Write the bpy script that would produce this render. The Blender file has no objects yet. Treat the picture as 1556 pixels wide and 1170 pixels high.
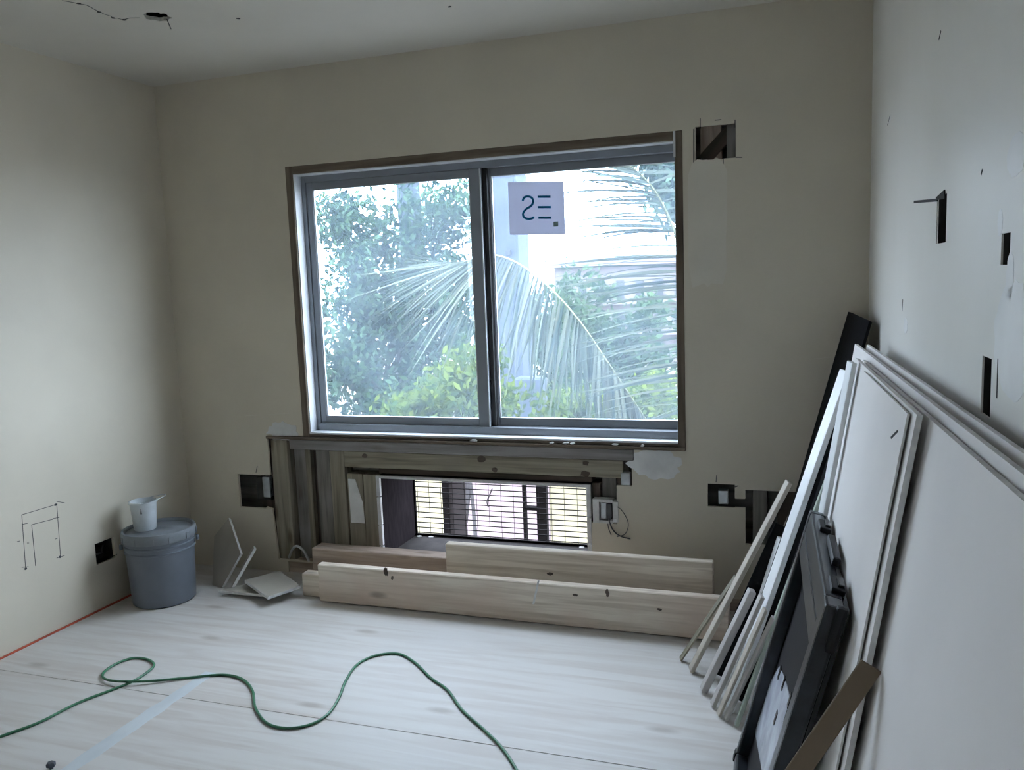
import bpy, bmesh, math, random
import numpy as np
from mathutils import Vector, Matrix
random.seed(7)
rng = np.random.default_rng(11)

# ------------------------------------------------------------------ camera
FPX, YAW, PIT, ROLL = 1262.34, -0.32932, -0.12385, -0.03725
CAM = Vector((0.0, 0.0, 1.35))
fw = Vector((math.sin(YAW)*math.cos(PIT), math.cos(YAW)*math.cos(PIT), math.sin(PIT)))
r0 = Vector((math.cos(YAW), -math.sin(YAW), 0.0)); u0 = r0.cross(fw)
rt = r0*math.cos(ROLL) + u0*math.sin(ROLL); up = -r0*math.sin(ROLL) + u0*math.cos(ROLL)
scene = bpy.context.scene
COL = scene.collection
cd = bpy.data.cameras.new('camera'); cam = bpy.data.objects.new('camera', cd); COL.objects.link(cam)
cd.sensor_fit = 'HORIZONTAL'; cd.sensor_width = 36.0; cd.lens = FPX/1556*36.0
cd.clip_start = 0.02; cd.clip_end = 500
cam.matrix_world = Matrix(((rt.x, up.x, -fw.x, CAM.x), (rt.y, up.y, -fw.y, CAM.y), (rt.z, up.z, -fw.z, CAM.z), (0, 0, 0, 1)))
scene.camera = cam

# ------------------------------------------------------------------ sky, exposure
world = bpy.data.worlds.new('World'); scene.world = world; world.use_nodes = True
bg = world.node_tree.nodes['Background']
bg.inputs[0].default_value = (0.755, 0.83, 1.0, 1); bg.inputs[1].default_value = 14.3     # even bright overcast sky
vs = scene.view_settings
vs.view_transform = 'Standard'; vs.look = 'None'; vs.gamma = 1.0; vs.use_curve_mapping = False
vs.exposure = 0.0

# ------------------------------------------------------------------ room numbers (metres)
D, XL, XR, H = 3.3027, -2.8484, 0.259, 2.3177
WX0, WX1, WZ0, WZ1 = -2.1658, -0.4056, 0.6634, 1.8972
YB = -1.5
def XRW(y): return XR + 0.0185*(D - y)          # right wall runs very slightly out of square

def ray(px, py):
    return (fw*FPX + rt*(px - 778) - up*(py - 585)).normalized()
def atY(px, py, y):
    d = ray(px, py); return CAM + d*(y/d.y)
def atZ(px, py, z=0.0):
    d = ray(px, py); return CAM + d*((z - CAM.z)/d.z)
def atX(px, py, x):
    d = ray(px, py); return CAM + d*(x/d.x)

# ------------------------------------------------------------------ materials
def new_mat(name):
    m = bpy.data.materials.new(name); m.use_nodes = True
    return m, m.node_tree, m.node_tree.nodes['Principled BSDF']
def pbsdf(name, color, rough=0.6, metal=0.0, var=0.0, scale=8.0, bump=0.0, bscale=60.0, color2=None, spec=0.5, coords='Object', stretch=(1,1,1), detail=4.0):
    m, nt, b = new_mat(name)
    b.inputs['Roughness'].default_value = rough; b.inputs['Metallic'].default_value = metal
    b.inputs['Specular IOR Level'].default_value = spec
    b.inputs['Base Color'].default_value = (*color, 1)
    if var > 0 or color2 or bump > 0:
        tc = nt.nodes.new('ShaderNodeTexCoord'); mp = nt.nodes.new('ShaderNodeMapping')
        mp.inputs['Scale'].default_value = stretch
        nt.links.new(tc.outputs[coords], mp.inputs[0])
        if var > 0 or color2:
            n = nt.nodes.new('ShaderNodeTexNoise'); n.inputs['Scale'].default_value = scale; n.inputs['Detail'].default_value = detail
            nt.links.new(mp.outputs[0], n.inputs['Vector'])
            cr = nt.nodes.new('ShaderNodeValToRGB')
            c2 = color2 if color2 else tuple(max(0, c*(1-var)) for c in color)
            c1 = color if color2 else tuple(min(1, c*(1+var*0.5)) for c in color)
            cr.color_ramp.elements[0].position = 0.35; cr.color_ramp.elements[0].color = (*c2, 1)
            cr.color_ramp.elements[1].position = 0.65; cr.color_ramp.elements[1].color = (*c1, 1)
            nt.links.new(n.outputs['Fac'], cr.inputs[0]); nt.links.new(cr.outputs[0], b.inputs['Base Color'])
        if bump > 0:
            n2 = nt.nodes.new('ShaderNodeTexNoise'); n2.inputs['Scale'].default_value = bscale; n2.inputs['Detail'].default_value = 5
            nt.links.new(mp.outputs[0], n2.inputs['Vector'])
            bp = nt.nodes.new('ShaderNodeBump'); bp.inputs['Strength'].default_value = bump; bp.inputs['Distance'].default_value = 0.01
            nt.links.new(n2.outputs['Fac'], bp.inputs['Height']); nt.links.new(bp.outputs[0], b.inputs['Normal'])
    return m
def wood(name, light, dark, knot=(0.10, 0.06, 0.03), rough=0.75, ring=14.0, knots=0.5, stain=None):
    """length runs along local X; stretched grain, a few knots, per-board offset"""
    m, nt, b = new_mat(name); L = nt.links; N = nt.nodes
    b.inputs['Roughness'].default_value = rough; b.inputs['Specular IOR Level'].default_value = 0.25
    tc = N.new('ShaderNodeTexCoord'); oi = N.new('ShaderNodeObjectInfo')
    ad = N.new('ShaderNodeVectorMath'); ad.operation = 'ADD'
    cm = N.new('ShaderNodeVectorMath'); cm.operation = 'SCALE'; cm.inputs['Scale'].default_value = 37.0
    cx = N.new('ShaderNodeCombineXYZ')
    for i in range(3): L.new(oi.outputs['Random'], cx.inputs[i])
    L.new(cx.outputs[0], cm.inputs[0]); L.new(tc.outputs['Object'], ad.inputs[0]); L.new(cm.outputs[0], ad.inputs[1])
    mp = N.new('ShaderNodeMapping'); mp.inputs['Scale'].default_value = (1.1, ring, ring); L.new(ad.outputs[0], mp.inputs[0])
    n = N.new('ShaderNodeTexNoise'); n.inputs['Scale'].default_value = 2.2; n.inputs['Detail'].default_value = 6; n.inputs['Distortion'].default_value = 0.6
    L.new(mp.outputs[0], n.inputs['Vector'])
    cr = N.new('ShaderNodeValToRGB')
    cr.color_ramp.elements[0].position = 0.32; cr.color_ramp.elements[0].color = (*dark, 1)
    cr.color_ramp.elements[1].position = 0.62; cr.color_ramp.elements[1].color = (*light, 1)
    L.new(n.outputs['Fac'], cr.inputs[0])
    out = cr.outputs[0]
    if stain:
        ns = N.new('ShaderNodeTexNoise'); ns.inputs['Scale'].default_value = 2.5; ns.inputs['Detail'].default_value = 3
        L.new(ad.outputs[0], ns.inputs['Vector'])
        rs = N.new('ShaderNodeMapRange'); rs.inputs['From Min'].default_value = 0.5; rs.inputs['From Max'].default_value = 0.7
        L.new(ns.outputs['Fac'], rs.inputs['Value'])
        mx = N.new('ShaderNodeMix'); mx.data_type = 'RGBA'; L.new(rs.outputs[0], mx.inputs['Factor']); L.new(out, mx.inputs['A']); mx.inputs['B'].default_value = (*stain, 1)
        out = mx.outputs['Result']
    if knots > 0:
        mk = N.new('ShaderNodeMapping'); mk.inputs['Scale'].default_value = (3.0, 9.0, 9.0); L.new(ad.outputs[0], mk.inputs[0])
        v = N.new('ShaderNodeTexVoronoi'); v.inputs['Scale'].default_value = 1.0; L.new(mk.outputs[0], v.inputs['Vector'])
        kr = N.new('ShaderNodeMapRange'); kr.inputs['From Min'].default_value = 0.06; kr.inputs['From Max'].default_value = 0.16
        kr.inputs['To Min'].default_value = knots; kr.inputs['To Max'].default_value = 0.0
        L.new(v.outputs['Distance'], kr.inputs['Value'])
        mx = N.new('ShaderNodeMix'); mx.data_type = 'RGBA'; L.new(kr.outputs[0], mx.inputs['Factor']); L.new(out, mx.inputs['A']); mx.inputs['B'].default_value = (*knot, 1)
        out = mx.outputs['Result']
    L.new(out, b.inputs['Base Color'])
    bp = N.new('ShaderNodeBump'); bp.inputs['Strength'].default_value = 0.15; bp.inputs['Distance'].default_value = 0.004
    L.new(n.outputs['Fac'], bp.inputs['Height']); L.new(bp.outputs[0], b.inputs['Normal'])
    return m
def leafmat(name, c1, c2, trans=0.45):
    m = bpy.data.materials.new(name); m.use_nodes = True; nt = m.node_tree; nt.nodes.clear(); L = nt.links
    o = nt.nodes.new('ShaderNodeOutputMaterial')
    gm = nt.nodes.new('ShaderNodeNewGeometry'); oi = nt.nodes.new('ShaderNodeObjectInfo')
    ad = nt.nodes.new('ShaderNodeMath'); ad.operation = 'ADD'; L.new(gm.outputs['Random Per Island'], ad.inputs[0]); L.new(oi.outputs['Random'], ad.inputs[1])
    fr = nt.nodes.new('ShaderNodeMath'); fr.operation = 'FRACT'; L.new(ad.outputs[0], fr.inputs[0])
    cr = nt.nodes.new('ShaderNodeValToRGB'); cr.color_ramp.elements[0].position = .1; cr.color_ramp.elements[1].position = .95
    cr.color_ramp.elements[0].color = (*c2, 1); cr.color_ramp.elements[1].color = (*c1, 1); L.new(fr.outputs[0], cr.inputs[0])
    d = nt.nodes.new('ShaderNodeBsdfDiffuse'); t = nt.nodes.new('ShaderNodeBsdfTranslucent')
    L.new(cr.outputs[0], d.inputs[0]); L.new(cr.outputs[0], t.inputs[0])
    mx = nt.nodes.new('ShaderNodeMixShader'); mx.inputs[0].default_value = trans
    L.new(d.outputs[0], mx.inputs[1]); L.new(t.outputs[0], mx.inputs[2]); L.new(mx.outputs[0], o.inputs[0])
    return m
def glassmat():
    """old dusty sheet glass: mostly clear, a thin veil of dust that scatters the daylight, a little mirror"""
    m = bpy.data.materials.new('dusty glass'); m.use_nodes = True; nt = m.node_tree; nt.nodes.clear(); L = nt.links
    o = nt.nodes.new('ShaderNodeOutputMaterial')
    tr = nt.nodes.new('ShaderNodeBsdfTransparent'); tr.inputs[0].default_value = (0.93, 0.97, 0.97, 1)
    gl = nt.nodes.new('ShaderNodeBsdfGlossy'); gl.inputs['Roughness'].default_value = 0.02
    tl = nt.nodes.new('ShaderNodeBsdfTranslucent'); tl.inputs[0].default_value = (0.66, 0.83, 1.0, 1)
    tc = nt.nodes.new('ShaderNodeTexCoord'); n = nt.nodes.new('ShaderNodeTexNoise'); n.inputs['Scale'].default_value = 3.0; n.inputs['Detail'].default_value = 3
    L.new(tc.outputs['Object'], n.inputs['Vector'])
    mr = nt.nodes.new('ShaderNodeMapRange'); mr.inputs['From Min'].default_value = .3; mr.inputs['From Max'].default_value = .7
    mr.inputs['To Min'].default_value = 0.020; mr.inputs['To Max'].default_value = 0.046
    L.new(n.outputs['Fac'], mr.inputs['Value'])
    m1 = nt.nodes.new('ShaderNodeMixShader'); L.new(mr.outputs[0], m1.inputs[0]); L.new(tr.outputs[0], m1.inputs[1]); L.new(tl.outputs[0], m1.inputs[2])
    m2 = nt.nodes.new('ShaderNodeMixShader'); m2.inputs[0].default_value = 0.03; L.new(m1.outputs[0], m2.inputs[1]); L.new(gl.outputs[0], m2.inputs[2])
    L.new(m2.outputs[0], o.inputs[0]); return m
def papermat(name, col, trans):
    m = bpy.data.materials.new(name); m.use_nodes = True; nt = m.node_tree; nt.nodes.clear(); L = nt.links
    o = nt.nodes.new('ShaderNodeOutputMaterial'); d = nt.nodes.new('ShaderNodeBsdfDiffuse'); t = nt.nodes.new('ShaderNodeBsdfTranslucent')
    d.inputs[0].default_value = (*col, 1); t.inputs[0].default_value = (*col, 1)
    mx = nt.nodes.new('ShaderNodeMixShader'); mx.inputs[0].default_value = trans
    L.new(d.outputs[0], mx.inputs[1]); L.new(t.outputs[0], mx.inputs[2]); L.new(mx.outputs[0], o.inputs[0]); return m
def floormat():
    m, nt, b = new_mat('dusty plywood'); L = nt.links; N = nt.nodes
    b.inputs['Roughness'].default_value = 0.5; b.inputs['Specular IOR Level'].default_value = 0.35
    tc = N.new('ShaderNodeTexCoord'); mp = N.new('ShaderNodeMapping'); mp.inputs['Scale'].default_value = (0.9, 11.0, 1.0)
    mp.inputs['Rotation'].default_value = (0, 0, 0.03); L.new(tc.outputs['Object'], mp.inputs[0])
    n = N.new('ShaderNodeTexNoise'); n.inputs['Scale'].default_value = 2.4; n.inputs['Detail'].default_value = 7; n.inputs['Distortion'].default_value = 0.8
    L.new(mp.outputs[0], n.inputs['Vector'])
    cr = N.new('ShaderNodeValToRGB'); e = cr.color_ramp.elements
    e[0].position = 0.33; e[0].color = (0.54, 0.48, 0.43, 1); e[1].position = 0.60; e[1].color = (0.66, 0.63, 0.59, 1)
    L.new(n.outputs['Fac'], cr.inputs[0])
    n2 = N.new('ShaderNodeTexNoise'); n2.inputs['Scale'].default_value = 1.3; n2.inputs['Detail'].default_value = 4; L.new(tc.outputs['Object'], n2.inputs['Vector'])
    mr = N.new('ShaderNodeMapRange'); mr.inputs['From Min'].default_value = .35; mr.inputs['From Max'].default_value = .7; mr.inputs['To Min'].default_value = 0.1; mr.inputs['To Max'].default_value = 0.65
    L.new(n2.outputs['Fac'], mr.inputs['Value'])
    mx = N.new('ShaderNodeMix'); mx.data_type = 'RGBA'; L.new(mr.outputs[0], mx.inputs['Factor']); L.new(cr.outputs[0], mx.inputs['A']); mx.inputs['B'].default_value = (0.63, 0.62, 0.61, 1)
    # knots
    mk = N.new('ShaderNodeMapping'); mk.inputs['Scale'].default_value = (0.8, 2.2, 1.0); mk.inputs['Location'].default_value = (0.31, 0.12, 0); L.new(tc.outputs['Object'], mk.inputs[0])
    v = N.new('ShaderNodeTexVoronoi'); v.voronoi_dimensions = '2D'; v.inputs['Scale'].default_value = 1.0; L.new(mk.outputs[0], v.inputs['Vector'])
    kr = N.new('ShaderNodeMapRange'); kr.inputs['From Min'].default_value = 0.015; kr.inputs['From Max'].default_value = 0.05; kr.inputs['To Min'].default_value = 0.5; kr.inputs['To Max'].default_value = 0.0
    L.new(v.outputs['Distance'], kr.inputs['Value'])
    m2 = N.new('ShaderNodeMix'); m2.data_type = 'RGBA'; L.new(kr.outputs[0], m2.inputs['Factor']); L.new(mx.outputs['Result'], m2.inputs['A']); m2.inputs['B'].default_value = (0.30, 0.25, 0.21, 1)
    L.new(m2.outputs['Result'], b.inputs['Base Color'])
    bp = N.new('ShaderNodeBump'); bp.inputs['Strength'].default_value = 0.12; bp.inputs['Distance'].default_value = 0.003
    L.new(n.outputs['Fac'], bp.inputs['Height']); L.new(bp.outputs[0], b.inputs['Normal'])
    return m

M = {}
M['paint'] = pbsdf('old wall paint', (0.65, 0.595, 0.485), 0.55, var=0.06, scale=2.2, bump=0.06, bscale=25)
M['paint_r'] = pbsdf('skim coated wall paint', (0.88, 0.865, 0.82), 0.33, color2=(0.83, 0.815, 0.765), scale=2.0, bump=0.035, bscale=9, spec=0.55, stretch=(1, 1, .45))
M['ceil'] = pbsdf('ceiling paint', (0.63, 0.60, 0.53), 0.6, var=0.05, scale=2, bump=0.05, bscale=20)
M['plaster'] = pbsdf('joint compound', (0.72, 0.72, 0.71), 0.7, var=0.12, scale=14, bump=0.1, bscale=30)
M['skim'] = pbsdf('white skim patch', (0.88, 0.88, 0.87), 0.5, var=0.05, scale=9)
M['faded'] = pbsdf('patched paint', (0.672, 0.628, 0.535), 0.6, var=0.04, scale=6)
M['floor'] = floormat()
M['filler'] = pbsdf('floor filler', (0.60, 0.64, 0.66), 0.6, var=0.12, scale=9, stretch=(1, .4, 1))
M['sub'] = pbsdf('subfloor', (0.10, 0.09, 0.08), 0.9, var=0.1)
M['pine'] = wood('pine board', (0.80, 0.72, 0.61), (0.55, 0.46, 0.36), knots=0.5, stain=(0.68, 0.54, 0.44), ring=24.0)
M['pine2'] = wood('pine beam', (0.52, 0.42, 0.34), (0.32, 0.25, 0.20), knots=0.4, ring=20.0)
M['stud'] = wood('treated stud', (0.34, 0.31, 0.235), (0.18, 0.16, 0.12), ring=22.0, knots=0.7, stain=(0.24, 0.22, 0.18))
M['studgrey'] = wood('grey weathered board', (0.25, 0.235, 0.21), (0.11, 0.10, 0.09), knots=0.4, stain=(0.34, 0.33, 0.32))
M['studdark'] = wood('dark stained board', (0.13, 0.10, 0.08), (0.06, 0.05, 0.04), knots=0.3)
M['weather'] = wood('weathered sill', (0.36, 0.35, 0.34), (0.17, 0.16, 0.155), knots=0.3, stain=(0.22, 0.2, 0.19))
M['buck'] = wood('window lining wood', (0.20, 0.16, 0.12), (0.10, 0.08, 0.06), knots=0.3)
M['alu'] = pbsdf('grey window aluminium', (0.26, 0.28, 0.31), 0.4, 0.35, var=0.08, scale=5)
M['aluwhite'] = pbsdf('pale window liner', (0.62, 0.64, 0.66), 0.45, 0.0, var=0.1, scale=10)
M['gap_shade'] = pbsdf('black gap shade', (0.02, 0.02, 0.022), 0.7)
M['glass'] = glassmat()
M['paper'] = papermat('window paper', (0.52, 0.53, 0.60), 0.40)
M['blueink'] = papermat('blue print', (0.03, 0.26, 0.46), 0.36)
M['greenink'] = papermat('grey green print', (0.22, 0.30, 0.26), 0.2)
M['galv'] = pbsdf('galvanised steel', (0.55, 0.58, 0.60), 0.4, 0.7, var=0.15, scale=20)
M['steelwhite'] = pbsdf('pale steel flange', (0.60, 0.60, 0.60), 0.5, 0.1, var=0.12, scale=30)
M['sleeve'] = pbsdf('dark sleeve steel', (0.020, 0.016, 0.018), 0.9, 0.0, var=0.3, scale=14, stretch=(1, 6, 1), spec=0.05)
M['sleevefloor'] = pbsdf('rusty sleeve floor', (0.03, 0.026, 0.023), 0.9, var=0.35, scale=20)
M['boxwhite'] = pbsdf('pale plastic box', (0.62, 0.62, 0.60), 0.5, var=0.1, scale=40)
M['black'] = pbsdf('black plastic', (0.008, 0.008, 0.010), 0.22, bump=0.04, bscale=14, spec=0.4)
M['blackmat'] = pbsdf('matt black gap shade', (0.012, 0.012, 0.014), 0.95, bump=0.2, bscale=70, spec=0.1)
M['blackpanel'] = pbsdf('black panel plastic', (0.005, 0.005, 0.007), 0.55, bump=0.05, bscale=30, spec=0.12)
M['rim'] = pbsdf('lightened black rim', (0.024, 0.027, 0.033), 0.30, var=0.4, scale=25)  # lighter base colour stands for window light caught on the rim
M['painted_reflection'] = pbsdf('pale glossy painted reflection', (0.50, 0.53, 0.60), 0.25, var=0.25, scale=12, bump=0.15, bscale=18)  # bright floor's reflection put into the colour
M['blackdull'] = pbsdf('dull black plastic', (0.007, 0.007, 0.009), 0.45, spec=0.3)
M['drywall'] = pbsdf('drywall face paper', (0.80, 0.77, 0.75), 0.7, var=0.05, scale=2.2, bump=0.02, bscale=40)
M['gyp'] = pbsdf('gypsum edge', (0.74, 0.74, 0.72), 0.85, var=0.14, scale=40)
M['scrapface'] = pbsdf('scrap drywall paper', (0.40, 0.37, 0.31), 0.8, var=0.10, scale=6)
M['whiteboard'] = pbsdf('white painted trim', (0.80, 0.82, 0.83), 0.4, var=0.07, scale=6)
M['greytrim'] = pbsdf('grey painted trim', (0.50, 0.47, 0.45), 0.6, var=0.15, scale=9, stretch=(.3, 1, 1))
M['tan'] = pbsdf('tan fibreboard', (0.50, 0.45, 0.38), 0.7, var=0.15, scale=8)
M['green'] = pbsdf('green board paper', (0.40, 0.46, 0.39), 0.7, var=0.1, scale=10)
M['greenface'] = pbsdf('dark green board face', (0.035, 0.055, 0.045), 0.7, var=0.2, scale=10)
M['brown'] = pbsdf('brown hardboard', (0.17, 0.125, 0.08), 0.65, var=0.12, scale=7)
M['brownedge'] = pbsdf('brown hardboard edge', (0.42, 0.35, 0.26), 0.8, var=0.1)
M['bucket'] = pbsdf('grey bucket plastic', (0.15, 0.17, 0.20), 0.42, var=0.07, scale=9, bump=0.02, bscale=40)
M['lid'] = pbsdf('grey lid plastic', (0.20, 0.22, 0.24), 0.5, var=0.12, scale=16)
M['cup'] = pbsdf('white tub plastic', (0.62, 0.66, 0.68), 0.4, var=0.14, scale=16)
M['cupin'] = pbsdf('tub residue', (0.22, 0.22, 0.22), 0.7, var=0.3, scale=20)
M['cord'] = pbsdf('green rubber', (0.05, 0.19, 0.10), 0.38, var=0.1, scale=4)
M['red'] = pbsdf('red sealant', (0.52, 0.10, 0.05), 0.6, var=0.2, scale=20)
M['pencil'] = pbsdf('pencil', (0.05, 0.05, 0.055), 0.9)
M['dark'] = pbsdf('dark cavity', (0.035, 0.033, 0.03), 0.9, var=0.3, scale=20)
M['wire'] = pbsdf('wire', (0.10, 0.10, 0.10), 0.5)
M['knobsteel'] = pbsdf('bolt steel', (0.10, 0.11, 0.13), 0.4, 0.6)
M['leaf1'] = leafmat('broad leaf', (0.10, 0.17, 0.105), (0.012, 0.032, 0.032))
M['leaf2'] = leafmat('young leaf', (0.16, 0.21, 0.04), (0.04, 0.08, 0.03))
M['leaf3'] = leafmat('mid leaf', (0.10, 0.16, 0.085), (0.025, 0.055, 0.04))
M['frond'] = leafmat('palm leaflet', (0.16, 0.18, 0.14), (0.035, 0.055, 0.05), 0.3)
M['rachis'] = pbsdf('palm midrib', (0.13, 0.135, 0.06), 0.6, var=0.15)
M['bark'] = pbsdf('bark', (0.05, 0.048, 0.05), 0.9, var=0.3, scale=10, bump=0.3, bscale=20)
M['palmbark'] = pbsdf('palm bark', (0.035, 0.048, 0.07), 0.9, var=0.25, scale=8, stretch=(1, 1, 4), bump=0.2, bscale=14)
M['concrete'] = pbsdf('pole concrete', (0.055, 0.07, 0.10), 0.9, var=0.12, scale=4)
M['pink'] = pbsdf('pale pink render', (0.26, 0.21, 0.215), 0.9, var=0.1, scale=2)
M['creamwall'] = pbsdf('cream render', (0.28, 0.26, 0.17), 0.9, var=0.1, scale=2)
M['whitewall'] = pbsdf('far white render', (0.15, 0.13, 0.135), 0.9, var=0.05, scale=1)
M['farwin'] = pbsdf('far window', (0.03, 0.035, 0.045), 0.6)
M['ground'] = pbsdf('outside paving', (0.16, 0.14, 0.12), 0.9, var=0.2, scale=.6)
M['darkmetal'] = pbsdf('dark brown metal', (0.006, 0.005, 0.005), 0.9, spec=0.1)
M['brownpanel'] = pbsdf('brown panel', (0.03, 0.025, 0.025), 0.9, var=0.15)

# ------------------------------------------------------------------ mesh helpers
def obj(name, bm, mat, parent=None, smooth=False):
    me = bpy.data.meshes.new(name)
    bmesh.ops.recalc_face_normals(bm, faces=bm.faces)
    bm.to_mesh(me); bm.free()
    for m in (mat if isinstance(mat, (list, tuple)) else [mat]): me.materials.append(m)
    if smooth:
        for p in me.polygons: p.use_smooth = True
    o = bpy.data.objects.new(name, me); COL.objects.link(o)
    if parent: o.parent = parent
    return o
def pyobj(name, verts, faces, mat, parent=None, smooth=False):
    me = bpy.data.meshes.new(name); me.from_pydata(verts, [], faces); me.update()
    for m in (mat if isinstance(mat, (list, tuple)) else [mat]): me.materials.append(m)
    if smooth:
        for p in me.polygons: p.use_smooth = True
    o = bpy.data.objects.new(name, me); COL.objects.link(o)
    if parent: o.parent = parent
    return o
def empty(name, loc, label=None, cat=None, group=None, kind=None):
    o = bpy.data.objects.new(name, None); COL.objects.link(o); o.location = loc; o.empty_display_size = 0.1
    tag(o, label, cat, group, kind); return o
def tag(o, label=None, cat=None, group=None, kind=None):
    if label: o['label'] = label
    if cat: o['category'] = cat
    if group: o['group'] = group
    if kind: o['kind'] = kind
    return o
def add_box(bm, c0, c1, mi=0):
    x0, y0, z0 = c0; x1, y1, z1 = c1
    vs = [bm.verts.new(p) for p in ((x0,y0,z0),(x1,y0,z0),(x1,y1,z0),(x0,y1,z0),(x0,y0,z1),(x1,y0,z1),(x1,y1,z1),(x0,y1,z1))]
    fs = []
    for f in ((0,3,2,1),(4,5,6,7),(0,1,5,4),(1,2,6,5),(2,3,7,6),(3,0,4,7)):
        q = bm.faces.new([vs[i] for i in f]); q.material_index = mi; fs.append(q)
    return vs, fs
def box(name, c0, c1, mat, parent=None, bev=0.0, off=(0, 0, 0)):
    bm = bmesh.new(); o = Vector(off)
    add_box(bm, tuple(Vector(c0) - o), tuple(Vector(c1) - o))
    if bev: bmesh.ops.bevel(bm, geom=bm.edges[:], offset=bev, segments=2, profile=0.6, affect='EDGES')
    return obj(name, bm, mat, parent)
def wbox(name, c0, c1, mat, parent=None, bev=0.0):
    """a box given in world metres, parented to an Empty that is only moved"""
    return box(name, c0, c1, mat, parent, bev, off=(parent.location if parent else (0, 0, 0)))
def frame_mat(origin, ax, wide):
    a = Vector(ax).normalized(); w = Vector(wide); w = (w - a*w.dot(a)).normalized(); n = a.cross(w)
    return Matrix(((a.x, w.x, n.x, origin[0]), (a.y, w.y, n.y, origin[1]), (a.z, w.z, n.z, origin[2]), (0, 0, 0, 1)))
def plank(name, F, T, wide, width, thick, mat, parent=None, bev=0.002, cutsq=True, taper=0.0):
    """board from F to T (centre line); its local X is its length, so the grain follows"""
    F = Vector(F); T = Vector(T); L = (T - F).length
    bm = bmesh.new(); add_box(bm, (0, -width/2, -thick/2), (L, width/2, thick/2))
    if bev: bmesh.ops.bevel(bm, geom=bm.edges[:], offset=bev, segments=1, affect='EDGES')
    o = obj(name, bm, mat, parent); o.matrix_world = frame_mat(F, T - F, wide)
    if parent:
        mw = frame_mat(F, T - F, wide); o.matrix_parent_inverse = Matrix.Identity(4)
        o.matrix_basis = Matrix.Translation(-parent.location) @ mw
    return o
def vplank(name, x0, x1, z0, z1, y0, y1, mat, parent=None, along='z', bev=0.002):
    """wall board: box given in world metres, grain along z or x"""
    xm, ym, zm = (x0+x1)/2, (y0+y1)/2, (z0+z1)/2
    if along == 'z': return plank(name, (xm, ym, z0), (xm, ym, z1), (1, 0, 0), x1-x0, y1-y0, mat, parent, bev)
    return plank(name, (x0, ym, zm), (x1, ym, zm), (0, 0, 1), z1-z0, y1-y0, mat, parent, bev)
def tube_bm(bm, pts, radii, seg=8, cap=True):
    pts = [Vector(p) for p in pts]; n = len(pts)
    if not isinstance(radii, (list, tuple)): radii = [radii]*n
    rings = []; pn = None
    for i in range(n):
        t = (pts[min(i+1, n-1)] - pts[max(i-1, 0)]).normalized()
        if pn is None:
            pn = t.orthogonal().normalized()
        pn = (pn - t*pn.dot(t)); pn = pn.normalized() if pn.length > 1e-6 else t.orthogonal().normalized()
        b = t.cross(pn)
        rings.append([bm.verts.new(pts[i] + (pn*math.cos(2*math.pi*k/seg) + b*math.sin(2*math.pi*k/seg))*radii[i]) for k in range(seg)])
    for i in range(n-1):
        for k in range(seg):
            bm.faces.new((rings[i][k], rings[i][(k+1) % seg], rings[i+1][(k+1) % seg], rings[i+1][k]))
    if cap:
        bm.faces.new(rings[0][::-1]); bm.faces.new(rings[-1])
def tube(name, pts, radii, mat, parent=None, seg=8):
    bm = bmesh.new(); o = parent.location if parent else Vector((0, 0, 0))
    tube_bm(bm, [Vector(p) - o for p in pts], radii, seg); return obj(name, bm, mat, parent, smooth=True)
def catmull(pts, n=8):
    pts = [Vector(p) for p in pts]; out = []
    P = [2*pts[0] - pts[1]] + pts + [2*pts[-1] - pts[-2]]
    for i in range(1, len(P)-2):
        for k in range(n):
            t = k/n; a, b, c, d = P[i-1], P[i], P[i+1], P[i+2]
            out.append(0.5*((2*b) + (c-a)*t + (2*a-5*b+4*c-d)*t*t + (3*b-a-3*c+d)*t**3))
    out.append(pts[-1]); return out
def lathe(name, prof, mat, parent=None, seg=40, center=(0, 0, 0)):
    bm = bmesh.new(); rings = []
    for r, z in prof:
        if r < 1e-5: rings.append([bm.verts.new((center[0], center[1], center[2]+z))])
        else: rings.append([bm.verts.new((center[0]+r*math.cos(2*math.pi*k/seg), center[1]+r*math.sin(2*math.pi*k/seg), center[2]+z)) for k in range(seg)])
    for a, b in zip(rings[:-1], rings[1:]):
        for k in range(seg):
            k2 = (k+1) % seg
            if len(a) == 1 and len(b) == 1: continue
            if len(a) == 1: bm.faces.new((a[0], b[k], b[k2]))
            elif len(b) == 1: bm.faces.new((a[k], b[0], a[k2]))
            else: bm.faces.new((a[k], b[k], b[k2], a[k2]))
    o = obj(name, bm, mat, parent, smooth=True)
    md = o.modifiers.new('edge', 'EDGE_SPLIT'); md.split_angle = math.radians(40)
    return o
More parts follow.
